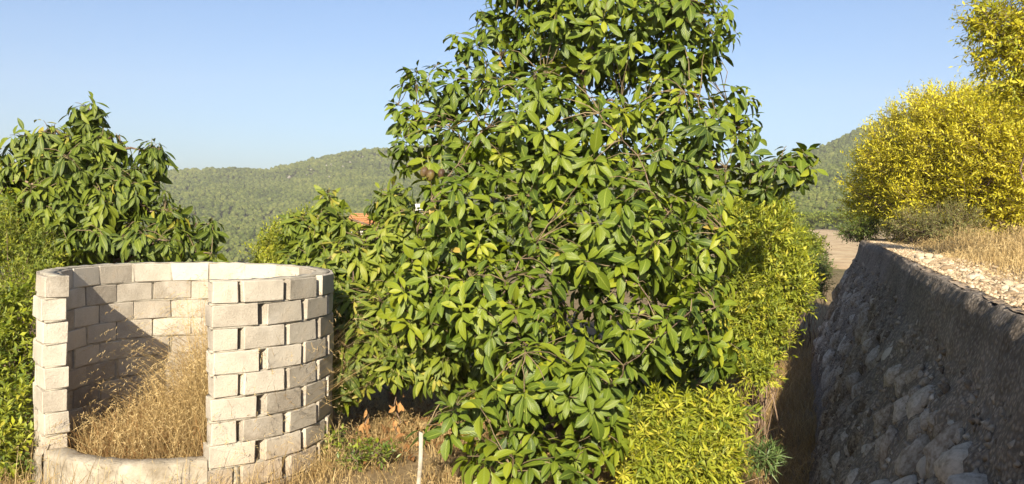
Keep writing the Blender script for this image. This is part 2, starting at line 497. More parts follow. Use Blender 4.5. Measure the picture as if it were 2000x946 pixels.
def forest():
    n = 150000
    az = RNG.uniform(rad(-38), rad(42), n)
    r = np.sqrt(RNG.uniform(85 ** 2, 960 ** 2, n))
    x = r * np.sin(az); y = r * np.cos(az)
    px = 1000 + FPX * x / y
    keep = np.ones(n, bool)
    keep &= ~((px > 1330) & (r < 225))
    keep &= ~((np.abs(px - 790) < 130) & (r < 170))
    dens = 0.85 + 0.9 * vnoise(x / 60, y / 60, 9)
    dens = np.where((r > 720) & (px > 560) & (px < 900), dens - 0.12 - 0.5 * vnoise(x / 25, y / 25, 12), dens)
    thin = np.clip(1.35 - r / 1300, 0.35, 1)
    keep &= RNG.random(n) < np.clip(dens, 0.05, 1) * thin * 0.75
    x, y, r = x[keep], y[keep], r[keep]
    z = terrain_h(x, y)
    n = len(x)
    size = RNG.uniform(0.9, 1.9, n) * (0.7 + 0.4 * RNG.random(n)) * np.clip(r / 520, .6, 1.15)
    tall = size * RNG.uniform(0.8, 1.2, n)
    P = np.stack([x, y, z + tall * 0.75 + RNG.uniform(0, 1.4, n)], -1)
    tn = np.clip(RNG.normal(0.5, 0.13, n) + .45 * vnoise(x / 38, y / 38, 71) + .3 * vnoise(x / 14, y / 14, 72), 0, 1)
    me = bpy.data.meshes.new('pine_forest')
    me.vertices.add(n); me.vertices.foreach_set('co', P.astype(np.float32).ravel())
    for k, v in (('tone', tn), ('turn', RNG.uniform(0, 6.28, n))):
        me.attributes.new(k, 'FLOAT', 'POINT').data.foreach_set('value', v.astype(np.float32))
    me.attributes.new('size', 'FLOAT_VECTOR', 'POINT').data.foreach_set('vector', np.stack([size, size * RNG.uniform(.8, 1.2, n), tall], -1).astype(np.float32).ravel())
    me.attributes.new('seedling', 'INT', 'POINT').data.foreach_set('value', RNG.integers(0, 4, n).astype(np.int32))
    o = link('pine_forest', me)
    ng = bpy.data.node_groups.new('pine_forest', 'GeometryNodeTree')
    ng.interface.new_socket('Geometry', in_out='INPUT', socket_type='NodeSocketGeometry')
    ng.interface.new_socket('Geometry', in_out='OUTPUT', socket_type='NodeSocketGeometry')
    N = ng.nodes.new; Lk = ng.links.new
    gi, go = N('NodeGroupInput'), N('NodeGroupOutput')
    gi2 = N('GeometryNodeGeometryToInstance')
    for k in range(4):                                   # four crown shapes
        ic = N('GeometryNodeMeshIcoSphere'); ic.inputs['Radius'].default_value = 1.0; ic.inputs['Subdivisions'].default_value = 2
        sp = N('GeometryNodeSetPosition'); Lk(ic.outputs['Mesh'], sp.inputs['Geometry'])
        nz = N('ShaderNodeTexNoise'); nz.noise_dimensions = '4D'; nz.inputs['W'].default_value = 3.7 * k + .3; nz.inputs['Scale'].default_value = 1.5; nz.inputs['Detail'].default_value = 2.0
        vm = N('ShaderNodeVectorMath'); vm.operation = 'SUBTRACT'; vm.inputs[1].default_value = (.5, .5, .5); Lk(nz.outputs['Color'], vm.inputs[0])
        vm2 = N('ShaderNodeVectorMath'); vm2.operation = 'SCALE'; vm2.inputs['Scale'].default_value = 1.5; Lk(vm.outputs[0], vm2.inputs[0])
        Lk(vm2.outputs[0], sp.inputs['Offset'])
        sm_ = N('GeometryNodeSetMaterial'); sm_.inputs['Material'].default_value = M['pine']; Lk(sp.outputs[0], sm_.inputs['Geometry'])
        Lk(sm_.outputs[0], gi2.inputs[0])
    ip = N('GeometryNodeInstanceOnPoints'); Lk(gi.outputs[0], ip.inputs['Points']); Lk(gi2.outputs[0], ip.inputs['Instance'])
    ip.inputs['Pick Instance'].default_value = True
    def attr(nm, typ):
        a = N('GeometryNodeInputNamedAttribute'); a.data_type = typ; a.inputs['Name'].default_value = nm
        return a.outputs['Attribute']
    Lk(attr('seedling', 'INT'), ip.inputs['Instance Index'])
    Lk(attr('size', 'FLOAT_VECTOR'), ip.inputs['Scale'])
    cx = N('ShaderNodeCombineXYZ'); Lk(attr('turn', 'FLOAT'), cx.inputs['Z'])
    er = N('FunctionNodeEulerToRotation'); Lk(cx.outputs[0], er.inputs[0]); Lk(er.outputs[0], ip.inputs['Rotation'])
    Lk(ip.outputs[0], go.inputs[0])
    md = o.modifiers.new('pine_forest', 'NODES'); md.node_group = ng
    tag(o, 'grey green pine forest covering the far hillsides', 'forest', kind='stuff')
    # pale rock outcrops near the ridge
    acc = Acc()
    for _ in range(95):
        ppx = RNG.choice([RNG.normal(690, 45), RNG.normal(640, 70), RNG.uniform(520, 760)]); rr = RNG.uniform(740, 885)
        a = math.atan((ppx - 1000) / FPX); xx, yy = rr * math.sin(a), rr * math.cos(a)
        W = ICO1[0] * (1 + 0.5 * (RNG.random((12, 1)) - 0.5)) * np.array([RNG.uniform(.6, 2.0), RNG.uniform(.6, 1.6), RNG.uniform(.5, 1.5)])
        acc.add(W + np.array((xx, yy, ground_z(xx, yy) + 0.9)), [ICO1[1]], None, RNG.random())
    o = link('rock_outcrops', acc.mesh('rock_outcrops', M['outcrop'], False))
    tag(o, 'pale rock outcrops scattered among pines on the ridge', 'rocks', kind='stuff')


forest()

# ------------------------------------------------------------------ field, beyond the wall
def build_field():
    ss = np.arange(40, 205, 0.45); uu = np.linspace(-32, 40, 46)
    S, U = np.meshgrid(ss, uu, indexing='ij')
    X = U + S * 0.375; Y = S
    ph = np.sin(S * 2 * math.pi / 2.7 + 1.2 * vnoise(X / 9, Y / 9, 4))
    Z = terrain_h(X, Y) + 0.06 + 0.13 * ph + 0.12 * vnoise(X / 1.3, Y / 1.3, 8)
    edge = sstep(40, 44, S) * sstep(205, 200, S) * sstep(32, 29, np.abs(U - 4)) 
    Z = Z - (1 - edge) * 0.5
    V = np.stack([X, Y, Z], -1).reshape(-1, 3); n = len(uu)
    i = np.arange(len(ss) - 1)[:, None] * n; j = np.arange(n - 1)[None, :]
    Q = np.stack([i + j, i + j + 1, i + n + j + 1, i + n + j], -1).reshape(-1, 4)
    o = link('field', mesh_np('field', V, [Q], M['field'], None, (0.5 + 0.4 * ph + 0.4 * vnoise(X / 2, Y / 2, 14)).reshape(-1)))
    tag(o, kind='structure')


build_field()

# ------------------------------------------------------------------ terrace, path and retaining wall on the right
TOP_Z = 2.05
CREST_U = 0.90
S0, S1 = -3.0, 22.5
PROF = [(-0.05, -0.95), (0.05, -0.42), (0.13, 0.0), (0.26, 0.36), (0.40, 0.70), (0.54, 1.05), (0.68, 1.38), (0.79, 1.62), (0.84, 1.82), (0.87, 1.97), (0.92, 2.05), (1.02, 2.045), (1.18, 2.03), (1.40, 2.0)]


def prof_at(z):
    zs = [p[1] for p in PROF[:11]]; us = [p[0] for p in PROF[:11]]
    return np.interp(z, zs, us)


def drift(s):
    """slight bends of the wall line"""
    return 0.06 * np.sin(np.asarray(s) * 0.55 + 0.6) * sstep(4, 9, np.asarray(s)) + 0.9 * sstep(19.0, 23.5, np.asarray(s)) ** 2


def build_wall():
    root = empty('retaining_wall', (*ws(0.4, 8), 0.0), 'sloping grey rubble stone retaining wall in shade beside the path', 'wall')
    L = np.array(root.location)
    # face sheet
    pu = np.array(PROF); dense = np.linspace(0, len(PROF) - 1, 74)
    uu = np.interp(dense, np.arange(len(PROF)), pu[:, 0]); zz = np.interp(dense, np.arange(len(PROF)), pu[:, 1])
    ss = np.concatenate([np.arange(S0, 12, 0.05), np.arange(12, S1 + 0.01, 0.09)])
    S, U = np.meshgrid(ss, uu, indexing='ij'); _, Z = np.meshgrid(ss, zz, indexing='ij')
    rough = 0.09 * vnoise(S / 0.55, Z / 0.5, 21) + 0.065 * vnoise(S / 0.21, Z / 0.2, 22) + 0.045 * vnoise(S / 0.10, Z / 0.10, 23)
    face = sstep(2.06, 1.9, Z)
    upper = sstep(1.45, 1.75, Z)
    onface = (U < 0.95)
    amp = np.where(onface, 1.0 - 0.62 * upper, 0.12)
    Uo = U + drift(S) - rough * amp
    Zo = Z + np.where(onface, rough * 0.25 * amp, rough * 0.2) + (0.03 * vnoise(S / 0.5, S * 0 + 3, 31) + 0.025 * vnoise(S / 0.14, S * 0 + 5, 32)) * sstep(1.7, 2.0, Z)
    X, Y = ws(Uo, S)
    V = np.stack([X, Y, Zo], -1).reshape(-1, 3) - L
    n = len(uu); i = np.arange(len(ss) - 1)[:, None] * n; j = np.arange(n - 1)[None, :]
    Q = np.stack([i + j, i + j + 1, i + n + j + 1, i + n + j], -1).reshape(-1, 4)[:, ::-1]
    # end cap strip (wall turns right at its far end)
    link('wall_face', mesh_np('wall_face', V, [Q], M['wall_face']), root)
    acc = Acc()
    for a in range(n - 1):
        p = V.reshape(len(ss), n, 3)[-1]
        X2, Y2 = ws(6.0, S1 + 2.5)
    p = V.reshape(len(ss), n, 3)[-1]
    q = p.copy(); dx, dy = ws(5.0, 3.0); q[:, 0] += dx; q[:, 1] += dy
    mid = (p + q) / 2 + RNG.normal(size=p.shape) * 0.03
    W = np.concatenate([p, mid, q])
    QQ = np.concatenate([np.stack([np.arange(n - 1), np.arange(1, n), np.arange(1, n) + n, np.arange(n - 1) + n], -1) + k * n for k in (0, 1)])[:, ::-1]
    acc.add(W, [QQ]); link('wall_end', acc.mesh('wall_end', M['wall_face']), root)
    # embedded stones
    meshes = []
    for k in range(14):
        IV, IF = ICO3 if k < 5 else ICO2
        d = unit(RNG.normal(size=(9, 3)))
        W = IV.copy()
        for dd in d:                                     # facet the boulder with random cutting planes
            t = RNG.uniform(0.55, 0.85); over = np.maximum(W @ dd - t, 0)
            W = W - over[:, None] * dd * RNG.uniform(0.75, 1.0)
        W = W * (1 + 0.30 * vnoise(W[:, 0] * 2.3 + k, W[:, 1] * 2.3 + W[:, 2] * 1.7, k)[:, None] + 0.10 * (RNG.random((len(W), 1)) - 0.5))
        meshes.append(mesh_np('stone', W, [IF], M['rock'], None, np.full(len(W), RNG.random())))
    cand = []
    def stone(s, z, a, b, c, big):
        cand.append((s, z, a, b, c, big))
    # the large pale boulder and its neighbours, low in the near part
    for s, z, a, b, c in ((4.75, 0.92, .24, .42, .17), (5.0, 1.28, .16, .20, .12), (5.35, 0.80, .14, .26, .12), (5.8, .72, .15, .24, .12), (5.55, 1.1, .13, .2, .10), (4.35, .85, .15, .22, .13), (4.1, 1.02, .20, .16, .13), (6.2, .95, .12, .2, .1),
                          (6.1, 1.3, .12, .16, .09), (6.5, 1.2, .1, .15, .09), (6.9, 1.3, .12, .13, .09), (7.3, 1.25, .11, .15, .09), (7.0, 1.0, .12, .17, .1), (7.9, 1.35, .13, .15, .09), (8.4, 1.2, .12, .2, .09), (4.45, 1.35, .12, .22, .10)):
        stone(s, z, a, b, c, True)
    tries = 0
    while len(cand) < 330 and tries < 6000:
        tries += 1
        s = 3.2 + 17 * RNG.random() ** 1.6; z = RNG.uniform(-0.2, 1.45)
        a = RNG.uniform(.05, .14) * (1.0 + 0.04 * max(0, s - 6)); b = a * RNG.uniform(0.9, 1.8); c = a * RNG.uniform(0.6, 0.95)
        if z > 1.3: a, b, c = a * .6, b * .6, c * .6
        if any(abs(s - t[0]) < (a + t[2]) * .8 and abs(z - t[1]) < (b + t[3]) * .72 for t in cand): continue
        stone(s, z, a, b, c, False)
    sl = math.atan2(0.9, 2.0)
    for k, (s, z, a, b, c, big) in enumerate(cand[:300]):
        me = meshes[RNG.integers(0, 5) if big or s < 7 else RNG.integers(5, 14)]
        o = link('stone', me, root)
        u = prof_at(z) + drift(s) + 0.32 * c - float(rough_at(np.array([s]), np.array([z]))[0]) * .6
        x, y = ws(u, s)
        # local axes: along wall, up the slope, out of the face
        R = Matrix(((S20, C20 * math.sin(sl), -C20 * math.cos(sl)), (C20, -S20 * math.sin(sl), S20 * math.cos(sl)), (0, math.cos(sl), math.sin(sl)))).to_4x4()
        R = R @ Matrix.Rotation(RNG.normal(0, 0.35), 4, 'Z') @ Matrix.Rotation(RNG.normal(0, 0.2), 4, 'X')
        o.matrix_basis = Matrix.Translation(Vector((x, y, z)) - root.location) @ R @ Matrix.Diagonal((a, b, c, 1))
    # pebbles too small to pick apart
    acc = Acc()
    m = 5200
    s = 3.0 + 18 * RNG.random(m) ** 1.4; z = -0.2 + 1.9 * RNG.random(m) ** 1.2; a = RNG.uniform(.008, .030, m) * (1 + 0.03 * (s - 5))
    u = prof_at(z) + drift(s) + 0.004 - rough_at(s, z)
    x, y = ws(u, s)
    OV = np.array([(1, 0, 0), (-1, 0, 0), (0, 1, 0), (0, -1, 0), (0, 0, 1), (0, 0, -1)], float); OF = np.array([(0, 2, 4), (2, 1, 4), (1, 3, 4), (3, 0, 4), (2, 0, 5), (1, 2, 5), (3, 1, 5), (0, 3, 5)])
    W = OV[None] * (a[:, None, None] * RNG.uniform(.6, 1.4, (m, 6, 1))) + RNG.normal(size=(m, 6, 3)) * a[:, None, None] * .25 + np.stack([x, y, z], -1)[:, None, :] - L
    acc.add(W.reshape(-1, 3), [(OF[None] + (np.arange(m) * 6)[:, None, None]).reshape(-1, 3)], None, np.repeat(RNG.random(m), 6))
    tag(link('pebbles', acc.mesh('pebbles', M['rock'], False), root), kind='stuff')
    return root


def rough_at(s, z):
    amp = 1.0 - 0.62 * sstep(1.45, 1.75, z)
    return (0.09 * vnoise(s / 0.55, z / 0.5, 21) + 0.065 * vnoise(s / 0.21, z / 0.2, 22)) * amp


build_wall()


def terr_z(u, s):
    return 2.035 + 0.10 * sstep(1.6, 4.5, u) + 0.35 * sstep(4, 14, u) + 0.035 * vnoise(u / 0.5, s / 0.5, 41) + 0.05 * vnoise(u / 1.9, s / 1.9, 42) * sstep(1.1, 2, u)


def surf_z(u, s):
    """height of the walked surface on top of the wall"""
    return np.maximum(terr_z(u, s), np.where(u < 1.3, 2.066, 2.02)) + .004


def build_terrace():
    us = np.concatenate([np.arange(1.25, 6, 0.11), np.arange(6, 40, 1.1)])
    ss = np.concatenate([np.arange(-6, 15, 0.12), np.arange(15, 27, 0.35)])
    U, S = np.meshgrid(us, ss, indexing='ij')
    Z = terr_z(U, S)
    Z = Z - 3.0 * sstep(23.5, 26.6, S + 0 * U)
    Z = Z - 0.05 * sstep(1.45, 1.25, U)
    X, Y = ws(U + drift(np.minimum(S, 23)), S)
    V = np.stack([X, Y, Z], -1).reshape(-1, 3); n = len(ss)
    i = np.arange(len(us) - 1)[:, None] * n; j = np.arange(n - 1)[None, :]
    Q = np.stack([i + j, i + n + j, i + n + j + 1, i + j + 1], -1).reshape(-1, 4)
    o = link('terrace', mesh_np('terrace', V, [Q], M['terrace'])); tag(o, kind='structure')
    us = np.linspace(0.955, 1.75, 44); ss = np.arange(-5, 23, 0.06)
    U, S = np.meshgrid(us, ss, indexing='ij')
    ed = sstep(1.7, 1.35, U + 0.25 * vnoise(S / 1.1, S * 0, 44))
    Z = terr_z(U, S) + 0.045 * ed - 0.03 + 0.02 * vnoise(U / .15, S / .15, 45)
    Z = np.maximum(Z, np.where(U < 1.35, 2.066 + 0.022 * vnoise(U / .2, S / .2, 46) + .016 * vnoise(U / .07, S / .07, 47) - .09 * sstep(1.03, .955, U + .07 * vnoise(S / .17, S * 0, 48)), 0))
    X, Y = ws(U + drift(S), S)
    V = np.stack([X, Y, Z], -1).reshape(-1, 3); n = len(ss)
    i = np.arange(len(us) - 1)[:, None] * n; j = np.arange(n - 1)[None, :]
    Q = np.stack([i + j, i + n + j, i + n + j + 1, i + j + 1], -1).reshape(-1, 4)
    o = link('path', mesh_np('path', V, [Q], M['path'])); tag(o, kind='structure')


build_terrace()

# ------------------------------------------------------------------ round block enclosure
RX, RY = -3.128, 8.28
R_IN, R_OUT = 1.15, 1.35
A_R, STEP, A_SPAN = 26.5, 19.45, 291.75                            # right jamb angle (0 = toward the camera), degrees per block
Z0, CH, NC = -0.13, 0.2, 10


def ring_pt(r, th, z):
    th = np.radians(th)
    return np.array((r * np.sin(th), -r * np.cos(th), z))


def block_mesh(w, seed):
    import bmesh
    r = random.Random(seed)
    bm = bmesh.new()
    bmesh.ops.create_cube(bm, size=1.0)
    bmesh.ops.scale(bm, vec=(w, 0.198, 0.187), verts=bm.verts)
    for v in bm.verts:
        v.co += Vector((r.uniform(-.006, .006), r.uniform(-.006, .006), r.uniform(-.004, .004)))
    bmesh.ops.bevel(bm, geom=list(bm.edges), offset=0.006, segments=1, profile=0.6, affect='EDGES')
    for v in bm.verts:
        v.co += Vector((r.uniform(-.0022, .0022), r.uniform(-.0022, .0022), r.uniform(-.0022, .0022)))
    me = bpy.data.meshes.new('concrete_block'); bm.to_mesh(me); bm.free()
    me.materials.append(M['block'])
    return me


def build_ring():
    root = empty('block_enclosure', (RX, RY, 0.0), 'round roofless enclosure of stacked grey concrete blocks with an open doorway', 'block enclosure')
    full = [block_mesh(0.388, k) for k in range(8)]
    half = [block_mesh(0.205, 20 + k) for k in range(3)]
    joints = []
    for c in range(NC):
        z = Z0 + CH * (c + 0.5)
        whole = c < 2
        segs = []
        if whole:
            off = 0.0 if c % 2 == 0 else 10.0
            segs = [(A_R + off + 20.0 * k, 20.0, full) for k in range(18)]
        elif c % 2 == 0:
            segs = [(A_R + STEP * k, STEP, full) for k in range(15)]
        else:
            segs = [(A_R, 10.4, half)] + [(A_R + 10.2 + STEP * k, STEP, full) for k in range(14)] + [(A_R + 10.2 + STEP * 14, 9.2, half)]
        for a0, da, ms in segs:
            am = a0 + da / 2 + random.gauss(0, .25)
            if not whole and ms is full:
                am += -.75 if abs(a0 - A_R) < .1 else (.75 if abs(a0 + da - A_R - A_SPAN) < .1 else 0)
            o = link('concrete_block', random.choice(ms), root)
            p = ring_pt(R_IN + 0.099 + random.gauss(0, .0035), am, z + random.gauss(0, .0025))
            o.location = p
            flip = random.choice((0, math.pi))
            o.rotation_euler = (flip + random.gauss(0, .006), random.gauss(0, .008), rad(am) + random.gauss(0, .007))
            joints.append((c, a0))
    # bed mortar: rough thin rings between the courses, set back from the block faces
    acc = Acc()
    for c in range(NC + 1):
        z = Z0 + CH * c
        lo, hi = (A_R, A_R + 360) if c < 2 else (A_R + 0.2, A_R + A_SPAN - 0.2)
        n = 150
        th = np.linspace(lo, hi, n)
        top = c == NC
        ro = R_OUT - 0.012 + 0.011 * vnoise(th / 1.7, th * 0 + c, 3) + 0.014 * vnoise(th / 5, th * 0 + c, 4) - (0.03 if top else 0)
        ri = R_IN + 0.012 + 0.012 * vnoise(th / 1.9, th * 0 + c, 5) + (0.02 if top else 0)
        h = 0.0075 + 0.004 * vnoise(th / 2.3, th * 0 + c, 7)
        if top:
            h = 0.006 + 0.016 * np.maximum(vnoise(th / 3.1, th * 0 + c, 7), -.2); z -= 0.004
        loops = []
        for rr, zz in ((ri, z - h), (ro, z - h), (ro, z + h), (ri, z + h)):
            t = np.radians(th); loops.append(np.stack([rr * np.sin(t), -rr * np.cos(t), zz + 0 * t], -1))
        V = np.stack(loops, 1).reshape(-1, 3)
        i = np.arange(n - 1)[:, None] * 4; j = np.arange(4)[None, :]; k = (j + 1) % 4
        acc.add(V, [np.stack([i + j, i + k, i + 4 + k, i + 4 + j], -1).reshape(-1, 4), np.array([[3, 2, 1, 0]]), np.array([[0, 1, 2, 3]]) + (n - 1) * 4])
    # filling deep inside the upright joints, and a few smeared flush
    for c, a0 in joints:
        if c >= 2 and abs(a0 - A_R) < 0.5: continue
        if random.random() < 0.10: continue
        r0, r1 = R_IN + 0.035, R_IN + random.choice((0.07, 0.08, 0.09, 0.10))
        if random.random() < 0.13: r1 = R_OUT - 0.004
        if random.random() < 0.25: r0 = R_IN + 0.008
        wd = 0.6 + 1.3 * (r1 > 1.45) + 0.25
        z = Z0 + CH * c
        V = []
        for zz in np.linspace(z + .008, z + CH - .008, 5):
            ww = wd * random.uniform(.9, 1.15)
            V += [ring_pt(r0, a0 - ww, zz), ring_pt(r1 + random.gauss(0, .004), a0 - ww, zz), ring_pt(r1 + random.gauss(0, .004), a0 + ww, zz), ring_pt(r0, a0 + ww, zz)]
        i = np.arange(4)[:, None] * 4; j = np.arange(4)[None, :]; k = (j + 1) % 4
        acc.add(np.array(V), [np.stack([i + j, i + k, i + 4 + k, i + 4 + j], -1).reshape(-1, 4)])
    link('mortar', acc.mesh('mortar', M['mortar'], False), root)
    # sill with cement render over the low courses of the doorway
    acc = Acc()
    n = 90
    th = np.linspace(A_R - 67.9, A_R - 0.4, n)
    prof = [(R_IN - .03, -.1), (R_IN - .035, .20), (R_IN - .02, .315), (R_IN + .02, .345), (R_IN + .12, .352), (R_OUT - .01, .345), (R_OUT + .015, .325), (R_OUT + .024, .26), (R_OUT + .026, .0), (R_OUT + .03, -.3)]
    L = []
    for rr, zz in prof:
        t = np.radians(th)
        r2 = rr - .012 * (rr > R_OUT) + .018 * vnoise(th / 4, th * 0 + zz * 9, 8) + .006 * vnoise(th / 1.3, th * 0 + zz * 19, 9)
        z2 = zz + (.014 * vnoise(th / 6, th * 0 + rr * 9, 10) + .007 * vnoise(th / 1.6, th * 0 + rr * 19, 11))
        L.append(np.stack([r2 * np.sin(t), -r2 * np.cos(t), z2], -1))
    V = np.stack(L, 1).reshape(-1, 3); m = len(prof)
    i = np.arange(n - 1)[:, None] * m; j = np.arange(m - 1)[None, :]
    acc.add(V, [np.stack([i + j, i + m + j, i + m + j + 1, i + j + 1], -1).reshape(-1, 4)])
    # render coat creeping up the left jamb's outer face
    th = np.linspace(A_R - 68.1 - 26, A_R - 68.1, 30)
    zs = np.linspace(-.3, .40, 18)
    T, Zs = np.meshgrid(th, zs, indexing='ij')
    lim = .36 - .2 * sstep(A_R - 76, A_R - 94, T) + .12 * vnoise(T / 4, T * 0, 15)
    rr = R_OUT + .022 + .008 * vnoise(T / 3, Zs * 8, 16) - .06 * sstep(lim - .08, lim, Zs) - 0.05 * sstep(A_R - 92, A_R - 94, T)
    t = np.radians(T); V = np.stack([rr * np.sin(t), -rr * np.cos(t), Zs], -1).reshape(-1, 3)
    i = np.arange(29)[:, None] * 18; j = np.arange(17)[None, :]
    acc.add(V, [np.stack([i + j, i + 18 + j, i + 19 + j, i + j + 1], -1).reshape(-1, 4)])
    link('sill', acc.mesh('sill', M['render_coat']), root)


build_ring()

# ------------------------------------------------------------------ leaves
def leaf_variant(w, curl, fold, side):
    """unit leaf: x along its length, y across, z up; returns V, F, uv"""
    st = np.array([0, .13, .3, .5, .72, .9, 1.0]); wd = np.array([.03, .05, .62, 1.0, .90, .46, .02]) * w * .5
    ang = curl * st ** 1.5
    ds = np.diff(st, prepend=0)
    x = np.cumsum(ds * np.cos(ang)); z = -np.cumsum(ds * np.sin(ang))
    sy = side * np.sin(st * math.pi) * .06
    V = []; uv = []
    for k in range(len(st)):
        V += [(x[k], sy[k] - wd[k], z[k] + wd[k] * fold), (x[k], sy[k], z[k]), (x[k], sy[k] + wd[k], z[k] + wd[k] * fold)]
        uv += [(st[k], 0.0), (st[k], .5), (st[k], 1.0)]
    Q = []
    for k in range(len(st) - 1):
        for c in (0, 1):
            a = k * 3 + c; Q.append((a, a + 3, a + 4, a + 1))
    return np.array(V), np.array(Q)[:, ::-1].copy(), np.array(uv)


def leaf_small(w, curl, fold, side):
    x1 = .45; z1 = -curl * .12; z2 = -curl * .42
    V = np.array([(0, 0, 0), (x1, -w * .5, z1 + w * .5 * fold), (x1, side * .04, z1), (x1, w * .5, z1 + w * .5 * fold), (.97, side * .06, z2)])
    return V, np.array([(0, 2, 1), (0, 3, 2), (1, 2, 4), (2, 3, 4)])[:, ::-1].copy()[:, ::-1], np.array([(0, .5), (.45, 0), (.45, .5), (.45, 1), (1, .5)])


def leaf_set(w, n=10, full=True, seed=3, curl=(.1, .8), fold=(.15, .55)):
    r = np.random.default_rng(seed)
    return [(leaf_variant if full else leaf_small)(w * r.uniform(.78, 1.2), r.uniform(*curl), r.uniform(*fold), r.uniform(-1, 1)) for _ in range(n)]


def frame(D, N):
    D = unit(D); S = unit(np.cross(N, D)); N2 = np.cross(D, S)
    return D, S, N2


def leaves_acc(acc, variants, P, D, N, Ln, tone, vi):
    D, S, N2 = frame(D, N)
    for k, (V, Q, uv) in enumerate(variants):
        m = vi == k
        c = int(m.sum())
        if not c: continue
        W = P[m][:, None, :] + Ln[m][:, None, None] * (V[None, :, 0:1] * D[m][:, None, :] + V[None, :, 1:2] * S[m][:, None, :] + V[None, :, 2:3] * N2[m][:, None, :])
        F = (Q[None] + (np.arange(c) * len(V))[:, None, None]).reshape(-1, Q.shape[1])
        acc.add(W.reshape(-1, 3), [F], np.tile(uv, (c, 1)), np.repeat(tone[m], len(V)))


def lobes_sample(lobes, n, shell=0.55, rng=RNG):
    """points and outward directions in a union of ellipsoids; lobe = (centre, radii, weight)"""
    w = np.array([l[2] for l in lobes]); w = w / w.sum()
    k = rng.choice(len(lobes), n, p=w)
    d = unit(rng.normal(size=(n, 3)))
    r = shell + (1 - shell) * rng.random(n) ** 0.6
    C = np.array([l[0] for l in lobes])[k]; Rr = np.array([l[1] for l in lobes])[k]
    P = C + d * Rr * r[:, None]
    out = unit(d / Rr)
    return P, out, k, r


def px_lobes(spec, depth=1.0):
    """(px, py, y, rx_px, ry_px[, weight]) -> world ellipsoids"""
    L = []
    for s in spec:
        px, py, y, rx, ry = s[:5]
        c = at(px, py, y); k = y / FPX
        w = s[5] if len(s) > 5 else 1.0
        L.append((c, np.array((rx * k, max(rx, ry) * k * depth * .85, ry * k)), w * (rx * ry) * k * k))
    return L


def visible_rank(P, D, N, Ln, cell=11):
    """rank leaves by how large they show: in frame, near the front of their pixel cell, facing the lens"""
    C = P + D * Ln[:, None] * .55
    px, py, dz = to_px(C)
    ok = (px > -10) & (px < 2010) & (py > -10) & (py < 956) & (dz > .5)
    cx = np.clip((px / cell).astype(int), 0, 199); cy = np.clip((py / cell).astype(int), 0, 99)
    buf = np.full((200, 100), 1e9)
    np.minimum.at(buf, (cx[ok], cy[ok]), dz[ok])
    vis = ok & (dz < buf[cx, cy] + .05)
    view = unit(C - CAM_P)
    sc = (Ln / dz) ** 2 * (.15 + np.abs((N * view).sum(1)))
    return np.argsort(-np.where(vis, sc, sc * 1e-3))


